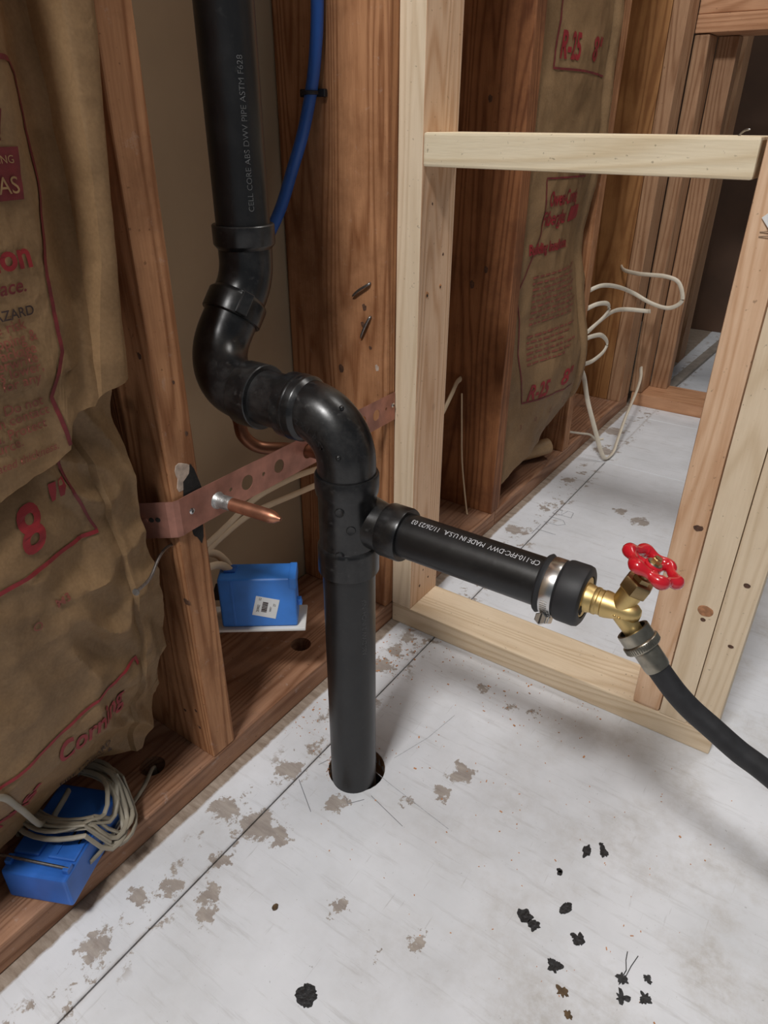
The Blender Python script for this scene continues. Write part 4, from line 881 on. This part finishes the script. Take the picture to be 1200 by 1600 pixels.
nail('shiny nail head low on the rightmost new stud', [(0.522, 0.006, 0.077), (0.522, 0.003, 0.077), (0.522, 0.0005, 0.077), (0.522, -0.0004, 0.077)], 0.0014, 0.0034)
nail('small bent nail on top of the sill board near its right end', [(0.395, 0.040, 0.772), (0.397, 0.040, 0.776), (0.401, 0.038, 0.779), (0.406, 0.036, 0.780)], 0.0012)
lbm = bmesh.new(); b2 = bmesh.new(); add_box(b2, -0.020, 0.020, -0.0003, 0.0003, -0.012, 0.012, 0.0002)
mx = Matrix.Translation((0.464, -0.006, 0.707)) @ Euler((0.1, math.radians(-42), -0.25)).to_matrix().to_4x4(); merge(lbm, b2, mx)
tg_ = thing('paper_tag', 'white paper tag stapled to the leftmost new stud at right', 'label', (0.462, -0.002, 0.707)); fin(lbm, 'tag_paper', paper_m, tg_)
for z_ in (0.690, 0.6855):
    bm = bmesh.new(); add_tube(bm, [(0.443, -0.0006, z_ - 0.001), (0.452, -0.0022, z_ + 0.0005), (0.462, -0.0022, z_ + 0.002)], 0.0005, 6); fin(bm, 'staple', steel, tg_)
# the dark room past the doorway
bm = bmesh.new(); q_ = bmesh.new(); add_box(q_, -0.42, 0.46, -0.016, 0.016, 0.0, 0.012, 0.001); merge(bm, q_, Matrix.Translation((0.081, 1.95, 0.0005)) @ Euler((0, 0, math.radians(88))).to_matrix().to_4x4()); tag(fin(bm, 'loose_board', dusty_m), 'long board lying on the floor of the dark room past the doorway', 'board')
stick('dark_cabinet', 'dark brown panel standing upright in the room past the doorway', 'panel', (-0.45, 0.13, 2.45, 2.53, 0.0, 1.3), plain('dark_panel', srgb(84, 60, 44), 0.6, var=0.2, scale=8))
fe = thing('red_tool', 'dim red upright tool with a dark handle in the dark room', 'tool', (0.16, 2.25, 0.20))
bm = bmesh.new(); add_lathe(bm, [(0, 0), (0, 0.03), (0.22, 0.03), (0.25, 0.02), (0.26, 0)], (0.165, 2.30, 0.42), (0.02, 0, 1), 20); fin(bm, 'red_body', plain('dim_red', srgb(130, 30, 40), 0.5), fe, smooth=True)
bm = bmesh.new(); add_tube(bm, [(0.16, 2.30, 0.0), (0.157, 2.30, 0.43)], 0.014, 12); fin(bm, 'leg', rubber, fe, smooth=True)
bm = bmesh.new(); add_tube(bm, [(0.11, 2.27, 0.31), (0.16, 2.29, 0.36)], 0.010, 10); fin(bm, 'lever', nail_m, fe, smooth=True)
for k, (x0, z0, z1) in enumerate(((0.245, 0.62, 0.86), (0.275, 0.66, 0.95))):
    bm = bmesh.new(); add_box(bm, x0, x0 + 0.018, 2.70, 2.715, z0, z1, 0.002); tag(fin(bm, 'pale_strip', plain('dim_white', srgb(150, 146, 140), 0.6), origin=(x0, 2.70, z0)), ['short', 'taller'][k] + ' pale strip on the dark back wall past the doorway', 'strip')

# ------------------------------------------------------------------ marks and scraps on the floor
def blot(name, x, y, r, mat, seed, ax=1.0, rag=0.35, h=0.0008, rot=0.0):
    rr = random.Random(seed); bm = bmesh.new(); n = 40; vs = []
    for k in range(n):
        t = 2 * pi * k / n; q = r * (1 + rag * noise.noise(Vector((math.cos(t) * 1.6 + seed, math.sin(t) * 1.6, seed * 1.7))) + rag * 0.5 * noise.noise(Vector((math.cos(t) * 6 + seed, math.sin(t) * 6, seed))))
        a, b = q * math.cos(t) * ax, q * math.sin(t); vs.append((x + a * math.cos(rot) - b * math.sin(rot), y + a * math.sin(rot) + b * math.cos(rot)))
    lo_ = [bm.verts.new((a, b, 0.0002)) for a, b in vs]; hi = [bm.verts.new((x + (a - x) * 0.93, y + (b - y) * 0.93, h)) for a, b in vs]
    bm.faces.new(hi)
    for k in range(n): bm.faces.new((lo_[k], lo_[(k + 1) % n], hi[(k + 1) % n], hi[k]))
    return fin(bm, name, mat, flo)
for i, (x, y, r, ax, rag) in enumerate([(0.277, -0.566, 0.0115, 1, .3), (0.428, -0.362, 0.0085, 1.1, .5), (0.439, -0.366, 0.0065, 1, .5), (0.462, -0.327, 0.0055, 1.7, .3), (0.486, -0.352, 0.0065, 1, .7), (0.475, -0.394, 0.0072, 1, .8), (0.539, -0.366, 0.0055, 1, .8), (0.561, -0.351, 0.0050, 1, .8), (0.545, -0.384, 0.0068, 1, .9), (0.565, -0.371, 0.0060, 1, .8), (0.438, -0.288, 0.0034, 1, .3), (0.4395, -0.291, 0.0028, 1.3, .3), (0.456, -0.244, 0.0045, 2.0, .5), (0.473, -0.234, 0.0050, 1.6, .6), (0.467, -0.225, 0.0030, 0.6, .5)]):
    blot('tar_spot', x, y, r, tar_m, i + 1, ax, rag, rot=0.4 * i)
for i, (x, y, r) in enumerate([(0.492, -0.413, 0.0060), (0.505, -0.430, 0.0042)]): blot('brown_spot', x, y, r, brown_spot, 40 + i, 1, .8)
def stroke(pts, wd, mat, name='pencil_line'):
    bm = bmesh.new(); pv = None
    for i, q in enumerate(pts):
        q = Vector(q); t = (Vector(pts[min(i + 1, len(pts) - 1)]) - Vector(pts[max(i - 1, 0)])).normalized(); nn = Vector((-t.y, t.x)) * wd / 2
        a = bm.verts.new((q.x + nn.x, q.y + nn.y, 0.0004)); b = bm.verts.new((q.x - nn.x, q.y - nn.y, 0.0004))
        if pv: bm.faces.new((pv[0], a, b, pv[1]))
        pv = (a, b)
    fin(bm, name, mat, flo)
pencil = plain('pencil', (0.20, 0.20, 0.22, 1), 0.7, var=0.3, scale=300); pencil_lt = plain('pencil_faint', (0.36, 0.37, 0.40, 1), 0.7, var=0.3, scale=300)
stroke([(0.535, -0.335), (0.5365, -0.345), (0.540, -0.355), (0.539, -0.362)], 0.0010, tar_m, 'tar_run'); stroke([(0.546, -0.333), (0.543, -0.348), (0.5415, -0.362)], 0.0009, tar_m, 'tar_run')
stroke([(0.10, -0.28), (0.20, -0.30), (0.30, -0.315)], 0.0007, pencil_lt); stroke([(0.094, -0.365), (0.14, -0.395)], 0.0009, pencil)
stroke([(0.165, -0.352), (0.172, -0.358), (0.186, -0.340)], 0.0009, pencil); stroke([(0.19, -0.33), (0.25, -0.345)], 0.0008, pencil)
stroke([(0.10, -0.33), (0.106, -0.315)], 0.0008, pencil); stroke([(0.18, -0.26), (0.20, -0.20), (0.21, -0.14)], 0.0006, pencil_lt)
# letters T U B in pencil on the floor past the frame
tx = lambda u, v: (0.128 - v, 0.425 + u)
for ps in ([(0.0, 0.045), (0.05, 0.045)], [(0.025, 0.045), (0.025, 0.0)], [(0.065, 0.045), (0.066, 0.012), (0.08, 0.0), (0.094, 0.010), (0.095, 0.045)], [(0.115, 0.0), (0.115, 0.045), (0.135, 0.042), (0.138, 0.030), (0.115, 0.024), (0.142, 0.018), (0.140, 0.004), (0.115, 0.0)]):
    stroke([tx(*q) for q in ps], 0.0018, pencil_lt, 'pencil_letter')
# wood chips and crumbs: too many to count
bm = bmesh.new(); rr = random.Random(5)
for k in range(430):
    m_ = rr.random()
    if m_ < 0.45: x, y = 0.02 + abs(rr.gauss(0, 0.05)), rr.uniform(-0.32, -0.005)
    elif m_ < 0.72: x, y = rr.uniform(0.06, 0.40), -abs(rr.gauss(0.02, 0.05)) - 0.003
    else: x, y = rr.uniform(0.15, 0.60), rr.uniform(-0.45, -0.05)
    if (x - HOLE[0]) ** 2 + (y - HOLE[1]) ** 2 < 0.044 ** 2: continue
    l = rr.choice((1, 1, 1, 2.2)) * rr.uniform(0.0008, 0.0019); wd = l * rr.uniform(0.25, 0.7); q_ = bmesh.new(); add_box(q_, -l / 2, l / 2, -wd / 2, wd / 2, 0, rr.uniform(0.0003, 0.001))
    merge(bm, q_, Matrix.Translation((x, y, 0.0003)) @ Euler((0, rr.uniform(-.15, .15), rr.uniform(0, pi))).to_matrix().to_4x4())
tag(fin(bm, 'wood_chips', chip_m), 'scattered tiny orange wood chips on the white floor near the plate', 'debris', kind='stuff')
tag(blot('paint_flake', 0.188, -0.516, 0.0042, brown_spot, 77, 0.7, .3, 0.002))
bm = bmesh.new()
for k in range(90):
    t = rr.uniform(1.9, 4.4); r = 0.0395 + rr.uniform(-0.001, 0.004); l = rr.uniform(0.002, 0.006)
    q = Vector((HOLE[0] + r * math.cos(t), HOLE[1] + r * math.sin(t), rr.uniform(-0.004, 0.001))); dv = Vector((rr.uniform(-1, 1), rr.uniform(-1, 1), rr.uniform(0, 0.6))).normalized() * l
    add_tube(bm, [q, q + dv], 0.0003, 3)
tag(fin(bm, 'hole_splinters', chip_m, flo), kind='stuff')
# ------------------------------------------------------------------ knots, nail holes and smears on the lumber
knot_m = plain('knot_wood', srgb(168, 118, 82), 0.6, var=0.35, scale=160); knot_d = plain('dark_knot', srgb(88, 60, 44), 0.7, var=0.4, scale=200); glue_m = plain('dry_glue', srgb(186, 166, 150), 0.6, var=0.3, scale=140)
new_pink = bpy.data.objects['new_stud']; new_mid = bpy.data.objects['new_stud.001']; new_right = bpy.data.objects['new_stud.002']; post = bpy.data.objects['end_post']
def spot(parent, name, q, ax, r, mat, asp=1.0, tilt=0.0, h=0.0006, rag=0.12, seed=1):
    q = Vector(q); ax = Vector(ax); a = Vector((0, 0, 1)); b = ax.cross(a); bm = bmesh.new(); n = 20; R_ = []
    for k in range(n):
        t = 2 * pi * k / n; f = r * (1 + rag * noise.noise(Vector((math.cos(t) * 1.5, math.sin(t) * 1.5, seed * 3.3)))); u, v = f * math.cos(t) * asp, f * math.sin(t)
        u, v = u * math.cos(tilt) - v * math.sin(tilt), u * math.sin(tilt) + v * math.cos(tilt); R_.append(q + b * u + a * v)
    lo_ = [bm.verts.new(p_ - ax * 0.0005) for p_ in R_]; hi = [bm.verts.new(q + (p_ - q) * 0.9 + ax * h) for p_ in R_]; bm.faces.new(hi)
    for k in range(n): bm.faces.new((lo_[k], lo_[(k + 1) % n], hi[(k + 1) % n], hi[k]))
    return fin(bm, name, mat, parent)
Yn = (0, -1, 0); Xp = (1, 0, 0)
spot(new_mid, 'knot', (0.490, 0, 0.231), Yn, 0.0085, knot_m, 1.25); spot(new_mid, 'knot', (0.490, 0, 0.217), Yn, 0.0030, knot_d, 1.2, h=0.0004)
spot(new_right, 'knot', (0.527, 0, 0.286), Yn, 0.0034, knot_d, 1.3); spot(new_right, 'knot', (0.530, 0, 0.191), Yn, 0.0026, knot_d, 1.5)
spot(new_pink, 'knot', (0.457, 0, 0.345), Yn, 0.0042, knot_d, 1.6, tilt=-0.3, rag=.4)
for y_, z_, r_ in ((0.022, 0.573, 0.006), (0.058, 0.579, 0.0045), (0.028, 0.690, 0.0025), (0.062, 0.622, 0.0028), (0.030, 0.072, 0.0035), (0.058, 0.075, 0.003), (0.062, 0.10, 0.003), (0.04, 0.10, 0.0025)):
    spot(post, 'nail_hole', (T, y_, z_), Xp, r_ * 0.8, knot_d if r_ < 0.004 else chip_m, 0.8, h=0.0003, rag=.5, seed=z_ * 50)
for y_, z_, r_ in ((0.022, 0.572, 0.0024), (0.058, 0.578, 0.0017)): spot(post, 'nail_hole', (T + 0.0004, y_, z_), Xp, r_, void_m, 0.8, h=0.0003, rag=.3)
spot(stB, 'nail_hole', (-0.040, yB, 0.553), Yn, 0.0050, knot_d, 0.9, rag=.6, h=0.0003); spot(stB, 'nail_hole', (-0.042, yB, 0.528), Yn, 0.0040, knot_d, 1.4, rag=.6, h=0.0003); spot(stB, 'nail_hole', (-0.030, yB, 0.496), Yn, 0.0028, knot_d, 1.2, rag=.4, h=0.0003); spot(stB, 'dry_glue', (-0.018, yB, 0.468), Yn, 0.0050, glue_m, 0.8, rag=.6, h=0.0003)
spot(stB, 'knot', (-0.085, yB, 0.455), Yn, 0.007, knot_d, 0.8, rag=.3, h=0.0002)
spot(stA, 'dry_glue', (0, -0.407, 0.452), Xp, 0.017, glue_m, 0.75, rag=.5, h=0.0004, seed=4)
spot(stA, 'nail_hole', (0, -0.395, 0.497), Xp, 0.0030, knot_d, 0.8, rag=.5, h=0.0003); spot(stA, 'nail_hole', (0, -0.402, 0.555), Xp, 0.0022, knot_d, 0.8, rag=.5, h=0.0003); spot(stA, 'nail_hole', (-0.015, yA, 0.585), Yn, 0.0036, knot_d, 0.9, rag=.5, h=0.0003)
spot(stA, 'knot', (-0.004, yA, 0.295), Yn, 0.0045, knot_d, 1.3, rag=.4, h=0.0003)
for x_, z_ in ((-0.022, 0.112), (-0.020, 0.083), (-0.045, 0.10)): spot(stA, 'nail_hole', (x_, yA, z_), Yn, 0.0022, knot_d, 1.3, rag=.4, h=0.0003)
spot(st3, 'knot', (-0.055, y3, 0.545), Yn, 0.0065, knot_d, 0.7, rag=.4, h=0.0003); spot(st3, 'knot', (-0.082, y3, 0.515), Yn, 0.008, knot_d, 0.7, rag=.4, h=0.0003); spot(st3, 'knot', (-0.07, y3, 0.82), Yn, 0.006, knot_d, 0.8, rag=.4, h=0.0003)
